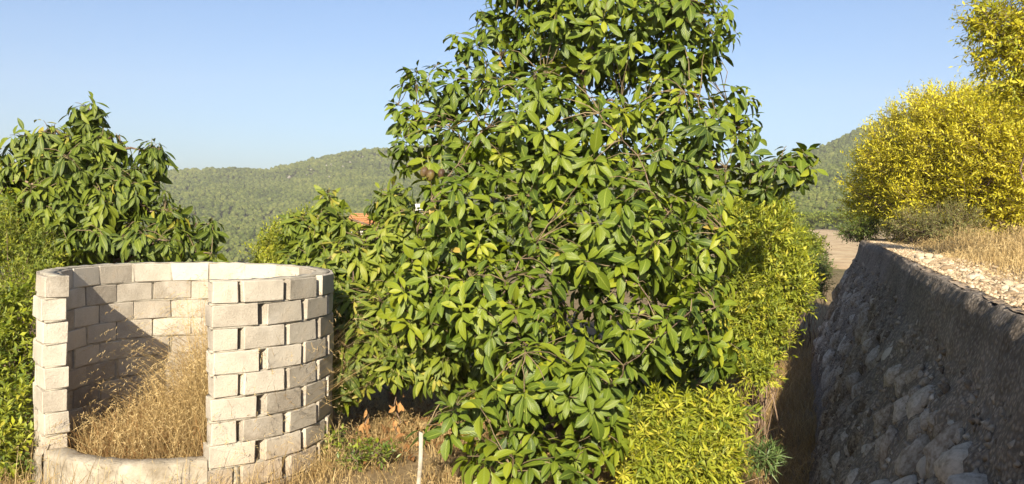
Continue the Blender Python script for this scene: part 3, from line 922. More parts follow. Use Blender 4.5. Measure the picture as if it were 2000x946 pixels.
def rosette_tree(name, loc, label, cat, lobes, n_ros, mat, variants, leaf_len, trunk_pts, trunk_r, limbs=9, droop=0.5, up=0.5,
                 per=(7, 12), n_single=300, shell=.5, group=None, extra=None, gap=0.0, spread=1.0, bark='bark', tone0=(.5, .2), seed=1, facing=0.0):
    rng = np.random.default_rng(seed)
    root = empty(name, loc, label, cat, group)
    L = np.array(loc, float)
    P, out, k, rr = lobes_sample(lobes, n_ros, shell, rng)
    if extra is not None:
        P = np.concatenate([P, extra[0]]); out = np.concatenate([out, unit(extra[1])]); rr = np.concatenate([rr, np.ones(len(extra[0]))])
    gz = terrain_h(P[:, 0], P[:, 1]) + .12
    P[:, 2] = np.maximum(P[:, 2], gz)
    if gap:
        taken = []
        grid = {}
        for i in range(len(P)):
            c = tuple((P[i] / gap).astype(int))
            if any(np.sum((P[q] - P[i]) ** 2) < gap * gap for dx in (-1, 0, 1) for dy in (-1, 0, 1) for dz in (-1, 0, 1) for q in grid.get((c[0] + dx, c[1] + dy, c[2] + dz), ())):
                continue
            grid.setdefault(c, []).append(i); taken.append(i)
        P, out, rr = P[taken], out[taken], rr[taken]
    n = len(P)
    # ---- skeleton
    acc = Acc()
    tp = np.array(trunk_pts, float)
    tt = np.linspace(0, 1, len(tp)); fine = np.linspace(0, 1, 22)
    TP = np.stack([np.interp(fine, tt, tp[:, i]) for i in range(3)], -1) + rng.normal(size=(22, 3)) * .02
    tr = trunk_r * (1 - .72 * fine)
    tube(acc, TP, tr, 9, .5)
    tag(link('trunk', acc.mesh('trunk', M[bark]), root, -L), None)
    acc = Acc()
    # limb ends by farthest-point choice, then each rosette joins its nearest limb
    ends = [int(rng.integers(n))]
    dist = np.linalg.norm(P - P[ends[0]], axis=1)
    for _ in range(limbs * 5 - 1):
        e = int(np.argmax(dist)); ends.append(e); dist = np.minimum(dist, np.linalg.norm(P - P[e], axis=1))
    nodes = [TP]; nrad = [tr]
    order = np.argsort(np.linalg.norm(P[ends] - TP[len(TP) // 2], axis=1))[::-1]
    for q, oi in enumerate(order):
        e = ends[oi]
        allp = np.concatenate(nodes); allr = np.concatenate(nrad)
        dd = np.linalg.norm(allp - P[e], axis=1) + .8 * np.maximum(0, allp[:, 2] - P[e][2] + .15) + (0.0 if q >= limbs else 5.0 * (np.arange(len(allp)) >= len(TP)))
        b = int(np.argmin(dd))
        path = bend(allp[b], P[e] - out[e] * .05, 9, .05, rng, sag=-.06 if P[e][2] < allp[b][2] else .05)
        r0 = min(allr[b] * .7, .035 if q < limbs else .018)
        rads = np.linspace(r0, .006, 9)
        tube(acc, path, rads, 6, rng.random())
        nodes.append(path); nrad.append(rads)
    allp = np.concatenate(nodes)
    tw = Acc()
    base = np.empty((n, 3))
    for s in range(0, n, 400):
        d2 = ((P[s:s + 400, None, :] - allp[None]) ** 2).sum(-1) + .3 * np.maximum(0, allp[None, :, 2] - P[s:s + 400, None, 2])
        base[s:s + 400] = allp[np.argmin(d2, 1)]
    for i in range(n):
        ln = np.linalg.norm(P[i] - base[i])
        if ln < .03: continue
        tube(tw, bend(base[i], P[i], 5, .03 * ln, rng, sag=.1 * ln), np.linspace(.006, .0035, 5), 3, rng.random())
    acc2 = link('branch', acc.mesh('branch', M[bark]), root, -L)
    if tw.n: tag(link('twigs', tw.mesh('twigs', M['twig']), root, -L), kind='stuff')
    # ---- rosettes of leaves
    twd = unit(P - base)
    axis = unit(out * .8 + twd * .5 + np.array((0, 0, up)) + rng.normal(size=(n, 3)) * .27 + np.array((0, -facing, 0)))
    LP, LD, LN, LL, LT = [], [], [], [], []
    cnt = rng.integers(per[0], per[1] + 1, n)
    rtone = rng.normal(tone0[0], tone0[1], n)
    rsz = rng.uniform(.75, 1.2, n)
    for j in range(per[1]):
        m = cnt > j
        A = axis[m]; c = len(A)
        e1 = unit(np.cross(A, np.array((.21, .37, .9)))); e2 = np.cross(A, e1)
        ph = j * 2.39996 + rng.normal(0, .25, c) + rng.random(n)[m] * .0 + np.arange(n)[m] * 1.7
        fr = j / cnt[m]
        th = (0.75 + .85 * (1 - fr)) * spread + rng.normal(0, .15, c)          # outermost leaves lie flatter
        d = np.cos(th)[:, None] * A + np.sin(th)[:, None] * (np.cos(ph)[:, None] * e1 + np.sin(ph)[:, None] * e2)
        dr = droop * rng.uniform(.5, 1.3, c)
        d = unit(d + np.stack([0 * dr, 0 * dr, -dr], -1))
        nn = unit(A + np.array((0, 0, .35)) + rng.normal(size=(c, 3)) * .17)
        nn = unit(nn - (nn * d).sum(1, keepdims=True) * d)
        LP.append(P[m] - A * (.09 * (1 - fr))[:, None] + d * .015); LD.append(d); LN.append(nn)
        LL.append(leaf_len * rsz[m] * rng.uniform(.6, 1.2, c) * (.8 + .3 * (1 - fr)))
        t = rtone[m] + rng.normal(0, .12, c) + .16 * (fr - .5)
        t = np.where(rng.random(c) < .0025, 1.0, np.minimum(t, .96))
        LT.append(np.clip(t, 0, 1))
    LP, LD, LN, LL, LT = (np.concatenate(a) for a in (LP, LD, LN, LL, LT))
    add_leaves(root, L, LP, LD, LN, LL, LT, variants, mat, n_single, rng)
    return root, P


def add_leaves(root, L, LP, LD, LN, LL, LT, variants, mat, n_single, rng):
    vi = rng.integers(0, len(variants), len(LP))
    rank = visible_rank(LP, LD, LN, LL)
    single = rank[:n_single]
    mask = np.ones(len(LP), bool); mask[single] = False
    acc = Acc()
    leaves_acc(acc, variants, LP[mask], LD[mask], LN[mask], LL[mask], LT[mask], vi[mask])
    tag(link('foliage', acc.mesh('foliage', mat), root, -L), kind='stuff')
    if not n_single: return
    # the leaves that show largest: an object each, sharing a set of leaf meshes in five tones
    tones = np.quantile(LT[single], [.08, .3, .5, .7, .92])
    lib = {}
    D, S, N2 = frame(LD[single], LN[single])
    for q, i in enumerate(single):
        tq = int(np.argmin(np.abs(tones - LT[i]))); key = (int(vi[i]), tq)
        if key not in lib:
            V, Q, uv = variants[key[0]]
            lib[key] = mesh_np('leaf', V, [Q], mat, uv, np.full(len(V), tones[tq]))
        o = link('leaf', lib[key], root)
        l = float(LL[i])
        o.matrix_basis = Matrix(((*(np.array((D[q][0], S[q][0], N2[q][0])) * l), LP[i][0] - L[0]), (*(np.array((D[q][1], S[q][1], N2[q][1])) * l), LP[i][1] - L[1]), (*(np.array((D[q][2], S[q][2], N2[q][2])) * l), LP[i][2] - L[2]), (0, 0, 0, 1)))


def shoot_shrub(name, loc, label, cat, lobes, n_shoots, shoot_len, per, leaf_len, mat, variants, up=.5, shell=.45, n_single=0, group=None,
                twig='twig', droop=.15, tone0=(.5, .22), seed=1, stems=24, clip_ground=True, arch=.15, lean=(0, 0, 0), thick=.012):
    rng = np.random.default_rng(seed)
    root = empty(name, loc, label, cat, group)
    L = np.array(loc, float)
    P, out, k, rr = lobes_sample(lobes, n_shoots, shell, rng)
    if clip_ground:
        P[:, 2] = np.maximum(P[:, 2], L[2] + .05 + .25 * rng.random(n_shoots))
    axis = unit(out + np.array((0, 0, up)) + np.array(lean) + rng.normal(size=P.shape) * .4)
    SL = shoot_len * rng.uniform(.55, 1.25, n_shoots)
    # stems: from the foot up to a share of the shoots
    acc = Acc()
    foot = L + np.array((0, 0, 0.0))
    for i in rng.choice(n_shoots, min(stems, n_shoots), replace=False):
        f = foot + rng.normal(size=3) * np.array((thick * 12, thick * 12, 0))
        tube(acc, bend(f, P[i], 10, .06, rng, sag=.12), np.linspace(thick, .003, 10), 5, rng.random())
    link('stem', acc.mesh('stem', M['bark']), root, -L)
    tw = Acc()
    nt = 3
    i = np.arange(n_shoots)
    base = P - axis * (SL * .45)[:, None]; tip = P + axis * (SL * .55)[:, None]; tip[:, 2] -= arch * SL
    # thin three-sided shoots, all at once
    e1 = unit(np.cross(axis, np.array((.2, .3, .93)))) * .0035
    e2 = np.cross(axis, unit(e1)) * .0035
    V = np.stack([base + e1, base - .5 * e1 + .87 * e2, base - .5 * e1 - .87 * e2, P + e1 * .8, P - .4 * e1 + .7 * e2, P - .4 * e1 - .7 * e2, tip], 1).reshape(-1, 3)
    Q = np.array([(0, 1, 4, 3), (1, 2, 5, 4), (2, 0, 3, 5)]); T = np.array([(3, 4, 6), (4, 5, 6), (5, 3, 6)])
    tw.add(V, [(Q[None] + (i * 7)[:, None, None]).reshape(-1, 4), (T[None] + (i * 7)[:, None, None]).reshape(-1, 3)], None, np.repeat(rng.random(n_shoots), 7))
    tag(link('shoots', tw.mesh('shoots', M[twig]), root, -L), kind='stuff')
    LP, LD, LN, LL, LT = [], [], [], [], []
    cnt = rng.integers(per[0], per[1] + 1, n_shoots)
    st = rng.normal(tone0[0], tone0[1], n_shoots)
    E1 = unit(e1); E2 = unit(e2)
    for j in range(per[1]):
        m = cnt > j; c = int(m.sum())
        t = (j + rng.uniform(.2, .8, c)) / cnt[m]
        p = np.where(t[:, None] < .45, base[m] + (P[m] - base[m]) * (t / .45)[:, None], P[m] + (tip[m] - P[m]) * ((t - .45) / .55)[:, None])
        ph = j * 2.4 + np.arange(n_shoots)[m] * 1.3 + rng.normal(0, .3, c)
        side = np.cos(ph)[:, None] * E1[m] + np.sin(ph)[:, None] * E2[m]
        d = unit(axis[m] * (.5 + .6 * t)[:, None] + side * .8 + np.array((0, 0, -droop)) + rng.normal(size=(c, 3)) * .2)
        nn = unit(np.array((0, 0, .8)) + axis[m] * .5 + rng.normal(size=(c, 3)) * .45)
        nn = unit(nn - (nn * d).sum(1, keepdims=True) * d)
        LP.append(p); LD.append(d); LN.append(nn)
        LL.append(leaf_len * rng.uniform(.6, 1.2, c) * (1.05 - .3 * t))
        LT.append(np.clip(st[m] + rng.normal(0, .12, c), 0, 1))
    LP, LD, LN, LL, LT = (np.concatenate(a) for a in (LP, LD, LN, LL, LT))
    if clip_ground:
        keep = LP[:, 2] > L[2] - .05
        LP, LD, LN, LL, LT = LP[keep], LD[keep], LN[keep], LL[keep], LT[keep]
    add_leaves(root, L, LP, LD, LN, LL, LT, variants, mat, n_single, rng)
    return root


BROAD = leaf_set(.365, 16, True, 3, (.05, .95), (.1, .6))
NARROW = leaf_set(.27, 14, True, 5, (.1, .9), (.2, .6))
SMALL = leaf_set(.24, 8, False, 7, (0, .7), (.1, .5))
SMALL_MID = leaf_set(.31, 8, False, 8, (0, .7), (.1, .5))
SMALL_WIDE = leaf_set(.36, 8, False, 9, (0, .6), (.1, .5))

# ---- main avocado tree
main_lobes = px_lobes([
    (1180, 50, 9.3, 200, 120, .72), (1010, 95, 9.4, 110, 90, .6), (870, 170, 9.5, 80, 60, .5), (1330, 70, 9.0, 85, 110, .8), (860, 285, 9.2, 80, 75, .7),
    (810, 155, 9.6, 36, 28, .9), (785, 220, 9.5, 28, 36, .9), (900, 85, 9.6, 42, 32, 1.1), (965, 25, 9.6, 50, 40, 1.5), (1400, 60, 9.1, 40, 60, 1.4), (790, 300, 9.3, 45, 40, 1.3),
    (1070, 260, 8.5, 190, 140, .85), (1300, 280, 8.8, 150, 140, .75), (1435, 200, 9.0, 45, 42, 1.4), (1450, 250, 9.1, 40, 35, 1.2), (1475, 335, 9.0, 85, 50, 1.1), (1562, 315, 9.0, 36, 48, 3.0),
    (930, 430, 8.5, 150, 120), (1160, 450, 7.9, 190, 140), (1340, 480, 8.6, 100, 140), (1000, 600, 7.7, 150, 110), (1250, 610, 7.9, 180, 100),
    (1090, 740, 7.2, 180, 100), (940, 830, 6.9, 125, 75), (1050, 890, 6.7, 150, 55), (1370, 660, 8.1, 85, 65), (1160, 840, 6.9, 70, 60), (840, 560, 8.6, 90, 110), (1060, -40, 9.5, 120, 70), (1300, -20, 9.2, 110, 70),
    (1150, 740, 9.6, 230, 120, .6), (950, 700, 9.4, 130, 90, .7), (1300, 700, 9.4, 120, 100, .7)], 1.0)
tb = at(1090, 800, 8.9); tb[2] = ground_z(tb[0], tb[1]) - .05
tree_main, ros_main = rosette_tree(
    'avocado_tree', tuple(tb), 'large avocado tree with broad glossy leaves in the middle of the plot', 'tree', main_lobes, 3800, M['avocado'], BROAD, .212,
    [tb, at(1092, 640, 8.9), at(1104, 520, 8.9), at(1120, 330, 9.1), at(1150, 120, 9.3), at(1165, 0, 9.4)], .085, limbs=12, droop=.55, up=.55, per=(7, 11), n_single=300, shell=.35, seed=5, facing=.22, gap=.16, tone0=(.47, .18))


def fruit_mesh():
    prof = [(0, .062), (.02, .056), (.036, .04), (.043, .015), (.041, -.012), (.030, -.036), (.014, -.048), (0, -.05)]
    V = []; n = 12
    for r, z in prof:
        for k in range(n):
            a = 2 * math.pi * k / n; V.append((r * math.cos(a), r * math.sin(a), z))
    i = np.arange(len(prof) - 1)[:, None] * n; j = np.arange(n)[None, :]; k = (j + 1) % n
    Q = np.stack([i + j, i + n + j, i + n + k, i + k], -1).reshape(-1, 4)
    return mesh_np('avocado_fruit', np.array(V), [Q], M['fruit'])


fm = fruit_mesh()
for px, py, s in ((828, 337, 1.0), (840, 344, 1.1), (862, 340, .9)):
    o = link('avocado_fruit', fm, tree_main, at(px, py, 8.42 + random.uniform(-.03, .03)) - tb)
    ac = Acc(); top = at(px, py, 8.42) + np.array((0, 0, .05 * s)); tube(ac, bend(top, top + np.array((random.uniform(-.05, .05), .12, .16)), 6, .01), np.linspace(.005, .004, 6), 5)
    link('fruit_stalk', ac.mesh('fruit_stalk', M['green_twig']), tree_main, -tb)
    o.scale = (s * .95, s * .95, s); o.rotation_euler = (random.uniform(-.25, .25), random.uniform(-.25, .25), random.uniform(0, 6))

# ---- narrow-leaved avocado tree behind the enclosure, left
left_lobes = px_lobes([
    (172, 228, 11.2, 45, 30, 1.4), (178, 202, 11.2, 16, 12, 2.5), (120, 268, 11.2, 65, 38, 1.2), (60, 285, 11.2, 42, 38, 1.2), (205, 275, 11.1, 42, 42, 1.2), (25, 335, 11.2, 45, 55), (140, 330, 11.0, 90, 60), (298, 302, 11.0, 26, 30, 1.5),
    (270, 370, 10.8, 60, 50), (140, 400, 10.8, 110, 60), (50, 420, 11.0, 75, 60), (335, 410, 10.8, 40, 34, 1.2), (390, 445, 10.8, 42, 28, 1.2), (270, 465, 10.6, 130, 45), (110, 480, 10.8, 115, 45), (430, 492, 10.7, 35, 18, 1.2), (200, 350, 11.4, 100, 80, .7)], 1.1)
tb = at(190, 700, 11.3); tb[2] = ground_z(tb[0], tb[1]) - .05
rosette_tree('avocado_tree', tuple(tb), 'dark avocado tree with drooping narrow leaves behind the block enclosure', 'tree', left_lobes, 600, M['avocado_narrow'], NARROW, .25,
             [tb, at(185, 520, 11.2), at(178, 440, 11.2), at(170, 330, 11.2), at(172, 250, 11.2)], .09, limbs=9, droop=1.0, up=.45, per=(8, 13), n_single=300, shell=.4, seed=8, spread=1.05, facing=.15, tone0=(.45, .22))

# ---- narrow-leaved avocado tree between enclosure and main tree
mid_lobes = px_lobes([
    (640, 440, 10.6, 50, 45), (655, 460, 10.7, 40, 40), (765, 410, 10.6, 42, 55), (715, 465, 10.7, 50, 28), (700, 520, 10.2, 100, 80), (800, 480, 10.2, 80, 90), (660, 600, 9.9, 60, 70),
    (760, 620, 9.4, 110, 80), (720, 700, 9.0, 100, 60), (655, 745, 8.8, 40, 35, 1.3), (830, 690, 9.0, 90, 60), (640, 380, 10.9, 18, 14, 1.6), (590, 450, 11.2, 40, 35), (600, 500, 11.0, 50, 30), (870, 640, 8.9, 70, 60)], 1.0)
tb = at(770, 760, 10.4); tb[2] = ground_z(tb[0], tb[1]) - .05
rosette_tree('avocado_tree', tuple(tb), 'bushy avocado tree with narrow leaves between block enclosure and large tree', 'tree', mid_lobes, 760, M['avocado_narrow'], NARROW, .235,
             [tb, at(770, 640, 10.4), at(765, 540, 10.4), at(760, 440, 10.5), at(760, 400, 10.5)], .06, limbs=9, droop=.75, up=.5, per=(8, 13), n_single=300, shell=.35, seed=9, facing=.3, tone0=(.58, .2))

# ------------------------------------------------------------------ shrubs and hedges
def tz(px, y):
    p = at(px, 450, y); u = p[0] * C20 - p[1] * S20; s = p[0] * S20 + p[1] * C20
    return (p[0], p[1], float(terr_z(u, s)) - .04)


def gp(px, py, y):
    p = at(px, py, y); p[2] = ground_z(p[0], p[1]) - .04; return tuple(p)


shoot_shrub('lime_shrub', gp(1480, 640, 11.6), 'tall lime yellow hedge shrub with fine leaves right of the large tree', 'shrub',
            px_lobes([(1475, 465, 11.6, 80, 75), (1515, 555, 11.4, 68, 75), (1480, 640, 11.0, 62, 65), (1430, 590, 11.2, 50, 100), (1545, 520, 11.7, 36, 40, 1.2), (1430, 430, 11.8, 40, 40), (1455, 690, 10.9, 42, 38, 1.1), (1500, 410, 11.9, 45, 35), (1478, 722, 10.3, 32, 28, 1.3)]),
            2300, .36, (12, 20), .100, M['hedge_lime'], SMALL_MID, up=.5, shell=.5, seed=21, twig='green_twig', tone0=(.52, .24))
shoot_shrub('lime_shrub', gp(1340, 900, 7.3), 'low bright yellow green shrub beneath the large tree next to the shaded gully', 'shrub',
            px_lobes([(1270, 840, 7.3, 65, 55), (1375, 835, 7.4, 65, 60), (1330, 900, 7.1, 105, 55), (1395, 890, 7.2, 50, 55), (1260, 920, 7.0, 60, 50), (1300, 795, 7.4, 35, 26, 1.2), (1420, 800, 7.5, 38, 32, 1.2), (1340, 800, 7.5, 24, 20, 1.3)]),
            700, .27, (12, 20), .115, M['hedge_lime'], SMALL, up=.55, shell=.45, seed=22, n_single=300, twig='green_twig', droop=.35, tone0=(.62, .26))
shoot_shrub('yellow_tree', tz(1850, 16.9), 'wide golden yellow bushy tree on the terrace above the stone wall', 'tree',
            px_lobes([(1735, 350, 19, 75, 90), (1790, 300, 18.0, 100, 110), (1880, 290, 16.8, 110, 120), (1960, 330, 15.4, 100, 140), (1860, 390, 16.8, 120, 70), (1705, 400, 20, 50, 55), (1840, 215, 17.2, 70, 50), (2060, 330, 14.6, 120, 150), (1930, 250, 15.8, 70, 90)]),
            5200, .6, (13, 21), .112, M['willow_yellow'], SMALL_MID, up=.75, shell=.5, seed=23, stems=70, thick=.03, tone0=(.70, .20))
shoot_shrub('yellow_tree', tz(2150, 9.6), 'taller yellow green tree overhanging the terrace at the top corner', 'tree',
            px_lobes([(1965, 60, 9.8, 70, 70), (2040, 40, 9.6, 90, 120), (1925, 110, 9.9, 35, 35, .7), (1990, 150, 9.7, 60, 50), (1910, 30, 10, 28, 40, .7), (2080, 170, 9.4, 90, 110)]),
            900, .42, (10, 18), .10, M['willow_yellow'], SMALL_MID, up=.3, shell=.4, seed=24, stems=30, thick=.018, droop=.3, tone0=(.35, .25))
shoot_shrub('scrub_bush', tz(1820, 15.8), 'olive brown scrub bush at the foot of the yellow tree', 'bush',
            px_lobes([(1800, 435, 16.2, 55, 34), (1860, 435, 15, 60, 40), (1755, 448, 17.2, 40, 20)]), 900, .3, (10, 16), .06, M['scrub'], SMALL, up=.7, seed=25)
shoot_shrub('scrub_bush', tz(1678, 19.2), 'small green bush at the far end of the wall path', 'bush',
            px_lobes([(1657, 455, 19.5, 20, 18), (1690, 450, 18.8, 26, 24)]), 320, .3, (10, 16), .06, M['shrub_green'], SMALL_WIDE, up=.6, seed=26)
shoot_shrub('green_shrub', gp(20, 800, 8.6), 'yellow green leafy shrub at the left edge beside the enclosure', 'shrub',
            px_lobes([(10, 620, 8.8, 60, 70), (0, 720, 8.5, 60, 80), (20, 800, 7.8, 45, 60), (-30, 880, 7.5, 60, 80), (40, 700, 9, 30, 50), (-80, 700, 8.6, 80, 160), (8, 880, 7.4, 46, 60)]),
            760, .4, (12, 18), .10, M['hedge_lime'], SMALL_WIDE, up=.4, seed=27, twig='green_twig', tone0=(.42, .22))
shoot_shrub('green_shrub', gp(40, 560, 10.2), 'fine leaved green and yellow shrub between enclosure and left tree', 'shrub',
            px_lobes([(30, 470, 10.2, 60, 60), (80, 500, 10.2, 60, 50), (-40, 480, 10.2, 80, 90), (60, 570, 10.0, 70, 60), (0, 420, 10.3, 40, 30)]),
            950, .34, (12, 18), .07, M['hedge_lime'], SMALL, up=.5, seed=28, tone0=(.3, .2), twig='green_twig')
shoot_shrub('lime_shrub', gp(560, 560, 14.5), 'yellow green shrub seen over the enclosure rim before the hillside', 'shrub',
            px_lobes([(560, 470, 14.5, 50, 40), (530, 490, 14.5, 40, 30), (600, 440, 14.6, 40, 30), (570, 520, 14.2, 70, 40)]),
            700, .34, (10, 16), .085, M['hedge_lime'], SMALL_WIDE, up=.7, seed=29, tone0=(.5, .2), twig='green_twig')
shoot_shrub('green_shrub', gp(1570, 520, 21.0), 'green shrub at the far end of the gully before the ploughed field', 'shrub',
            px_lobes([(1570, 480, 21, 38, 28), (1545, 460, 21.5, 35, 25), (1590, 500, 20.5, 18, 20)]), 620, .45, (10, 16), .10, M['hedge_lime'], SMALL_WIDE, up=.6, seed=30, tone0=(.3, .2), twig='green_twig')
for q, (px, y, w) in enumerate(((1500, 196, 44), (1560, 190, 50), (1612, 184, 46), (1660, 180, 40))):
    shoot_shrub('field_bush', gp(px, 430, y), ['rounded green bush at the far field edge nearest the large tree', 'second green bush along the far field edge', 'third green bush along the far field edge', 'green bush at the far field edge beside the yellow tree'][q], 'bush',
                px_lobes([(px, 425, y, w * .6, 8), (px + 20, 426, y, w * .5, 7)]), 200, 1.3, (7, 10), .75, M['hedge_lime'], SMALL_WIDE, up=.6, seed=40 + q, tone0=(.2, .15), group='bushes along the far field edge', stems=6)
shoot_shrub('weed', gp(1602, 560, 17.5), 'dark straggly green weed added to stand for the gully shade in front of the ploughed field', 'plant',
            px_lobes([(1597, 545, 17.5, 20, 34), (1590, 520, 18.5, 24, 26), (1612, 525, 19.5, 16, 14)]), 420, .4, (8, 14), .09, M['shrub_green'], SMALL, up=.8, seed=33, stems=8, thick=.008, tone0=(.3, .2))  # added plant covering bare ground where only the shadowed wall and trench lie
# shaded grass-like clump by the gully
shoot_shrub('grass_clump', gp(1480, 940, 7.9), 'dark green grassy clump in shade at the gully edge', 'plant',
            px_lobes([(1485, 890, 7.9, 30, 20)]), 40, .2, (10, 14), .17, M['grass_dark'], leaf_set(.10, 6, False, 15, (.3, 1.2)), up=1.2, seed=31, stems=4)
for q, (px, py, y, lab) in enumerate(((640, 880, 8.2, 'small green weed growing against the foot of the enclosure'), (690, 905, 7.9, 'low green weed in dry grass near the enclosure'),
                                      (745, 890, 8.0, 'green weed between enclosure and wooden stake'))):
    shoot_shrub('weed', gp(px, py, y), lab, 'plant', [(np.array(at(px, py, y)), np.array((.13, .13, .12)), 1.0)], 34, .2, (6, 10), .075, M['shrub_green'], SMALL_WIDE, up=1.0, seed=50 + q, stems=5, thick=.003, group='weeds in the dry grass', tone0=(.7, .2))

# ------------------------------------------------------------------ dry grass
def blades(n, P, H, lean, width, rng, tone, seg=3, curl=.6):
    """curved tapering strips"""
    az = rng.uniform(0, 6.283, n)
    d = np.stack([np.cos(az), np.sin(az), 0 * az], -1)
    w = np.stack([-np.sin(az + rng.normal(0, .8, n)), np.cos(az), 0 * az], -1) * (width * rng.uniform(.6, 1.3, n))[:, None]
    ln = lean * rng.uniform(.2, 1.3, n)
    V = np.empty((n, seg * 2 + 1, 3))
    for k in range(seg + 1):
        t = k / seg
        c = P + np.stack([0 * H, 0 * H, H * (t - curl * .5 * ln * t * t)], -1) + d * (H * ln * t ** 1.7)[:, None]
        if k == seg: V[:, 2 * k] = c
        else:
            f = 1 - .55 * t
            V[:, 2 * k] = c - w * f; V[:, 2 * k + 1] = c + w * f
    Q = np.array([(2 * k, 2 * k + 1, 2 * k + 3, 2 * k + 2) for k in range(seg - 1)]); T = np.array([(2 * seg - 2, 2 * seg - 1, 2 * seg)])
    m = seg * 2 + 1
    o = (np.arange(n) * m)[:, None, None]
    return V.reshape(-1, 3), [(Q[None] + o).reshape(-1, 4), (T[None] + o).reshape(-1, 3)], np.repeat(tone, m), V[:, -1], d


def grass_patch(name, label, P, H, lean, width, mat, tone0=.5, seed=1, seeds=0.0, seg=3, kind='stuff', cat='grass'):
    rng = np.random.default_rng(seed)
    n = len(P)
    tone = np.clip(rng.normal(tone0, .27, n), 0, 1)
    acc = Acc()
    V, F, tn, tips, d = blades(n, P, H, lean, width, rng, tone, seg)
    acc.add(V, F, None, tn)
    if seeds > 0:                                               # drooping seed heads on a share of the stalks
        m = rng.random(n) < seeds
        tp, dd, tt = tips[m], d[m], tone[m]
        for k in range(7):
            c = len(tp)
            D = unit(dd * .7 + np.array((0, 0, -.5)) + rng.normal(size=(c, 3)) * .6)
            S = unit(np.cross(D, rng.normal(size=(c, 3)))) * .0026
            q = tp - dd * (.018 * k) + np.array((0, 0, .010 * k))
            ln = rng.uniform(.02, .05, c)[:, None]
            W = np.stack([q - S, q + S, q + D * ln], 1).reshape(-1, 3)
            acc.add(W, [np.arange(3 * c).reshape(-1, 3)], None, np.repeat(np.clip(tt + .15, 0, 1), 3))
    o = link(name, acc.mesh(name, mat, False))
    return tag(o, label, cat, kind=kind)


def scatter(n, x0, x1, y0, y1, dens, rng):
    x = rng.uniform(x0, x1, n); y = rng.uniform(y0, y1, n)
    k = rng.random(n) < dens(x, y)
    x, y = x[k], y[k]
    return np.stack([x, y, terrain_h(x, y) - .01], -1)


rng = np.random.default_rng(77)
# inside the enclosure: tall tangled straw
n = 8500
r = (R_IN - .06) * np.sqrt(rng.random(n)); a = rng.uniform(0, 6.283, n)
lx = r * np.sin(a); ly = -r * np.cos(a)
keep = (lx > -.70 + .5 * rng.random(n)) | (ly < -.5)
lx, ly = lx[keep], ly[keep]
H = (.36 + .74 * sstep(-.8, .45, lx) * sstep(-1.1, .2, ly) + .22 * sstep(.0, .6, lx)) * rng.uniform(.5, 1.3, len(lx)) + .12
P = np.stack([RX + lx, RY + ly, .12 + 0 * lx], -1)
grass_patch('dry_grass', 'dense tangle of tall straw coloured grass inside the block enclosure', P, H, .8, .0026, M['straw'], .48, 78, .3, 5)
n = 170
lx = rng.uniform(-.1, .9, n); ly = rng.uniform(-.2, .85, n)
P = np.stack([RX + lx, RY + ly, .12 + 0 * lx], -1)
grass_patch('tall_stalks', 'few tall thin straw stalks rising beside the doorway jamb', P, rng.uniform(1.1, 1.75, n), .25, .0028, M['straw'], .7, 79, .9, 5)
n = 4200
r = (R_IN - .06) * np.sqrt(rng.random(n)); a = rng.uniform(0, 6.283, n)
P = np.stack([RX + r * np.sin(a), RY - r * np.cos(a), .1 + 0 * r], -1)
grass_patch('brown_thatch', 'matted reddish brown dead grass on the enclosure floor', P, rng.uniform(.15, .62, n), 1.1, .003, M['dead_leaf'], .6, 80, 0, 3)


def front(x, y):
    outer = np.hypot(x - RX, y - RY) > R_OUT + .06
    u = x * C20 - y * S20
    return outer * (u < -1.0) * np.clip(.55 + 1.2 * vnoise(x / .45, y / .45, 61), .03, 1)


P = scatter(90000, -5.5, 2.6, 5.6, 11.5, front, rng)
grass_patch('dry_grass', 'short dry straw grass covering the ground before the trees', P, rng.uniform(.06, .28, len(P)), .9, .003, M['straw'], .5, 81, .1, 3)


n = 42000
s = 4.5 + 20 * rng.random(n) ** 1.3; u = -2.3 + 2.45 * rng.random(n)
x, y = ws(u, s)
k = rng.random(n) < np.clip(.62 + 1.1 * vnoise(x / .5, y / .5, 63), .08, 1)
x, y = x[k], y[k]
P = np.stack([x, y, terrain_h(x, y) - .01], -1)
grass_patch('gully_grass', 'thin brown dry grass in the shaded gully along the wall foot', P, rng.uniform(.10, .36, len(P)), .9, .0042, M['straw'], .28, 82, 0, 3)
n = 900
x = at(1478, 780, 8.6)[0] + rng.normal(0, .16, n); y = rng.uniform(7.4, 10.6, n); x = x * y / 8.6
P = np.stack([x, y, terrain_h(x, y) + rng.uniform(0, .25, n)], -1)
grass_patch('dry_grass', 'rank dry grass hanging over the gully bank beside the lime shrubs', P, rng.uniform(.2, .55, n), 1.2, .003, M['straw'], .3, 84, .3, 4)
th = rng.uniform(-45, 95, 330); rr_ = R_OUT + .06 + abs(rng.normal(0, .16, 330))
P = np.stack([RX + rr_ * np.sin(np.radians(th)), RY - rr_ * np.cos(np.radians(th)), 0 * th], -1); P[:, 2] = terrain_h(P[:, 0], P[:, 1]) - .02
grass_patch('dry_grass', 'sparse tall dry grass stalks standing against the outside of the enclosure', P, rng.uniform(.15, .58, 330), .5, .0026, M['straw'], .6, 85, .4, 4)
# verge on the terrace
n = 45000
u = 1.1 + 3.4 * rng.random(n) ** 1.2; s = 2 + 20 * rng.random(n)
k = rng.random(n) < np.clip(sstep(1.15, 1.75, u + .3 * vnoise(s / .8, s * 0, 66)) * (.55 + vnoise(u / .4, s / .4, 65)), 0, 1)
u, s = u[k], s[k]
x, y = ws(u, s)
P = np.stack([x, y, surf_z(u, s) - .02], -1)
H = (.05 + .33 * sstep(1.4, 2.3, u)) * rng.uniform(.4, 1.3, len(u))
grass_patch('verge_grass', 'pale dry grass verge between the stony path and yellow trees', P, H, .7, .0035, M['straw'], .6, 83, .25, 3)

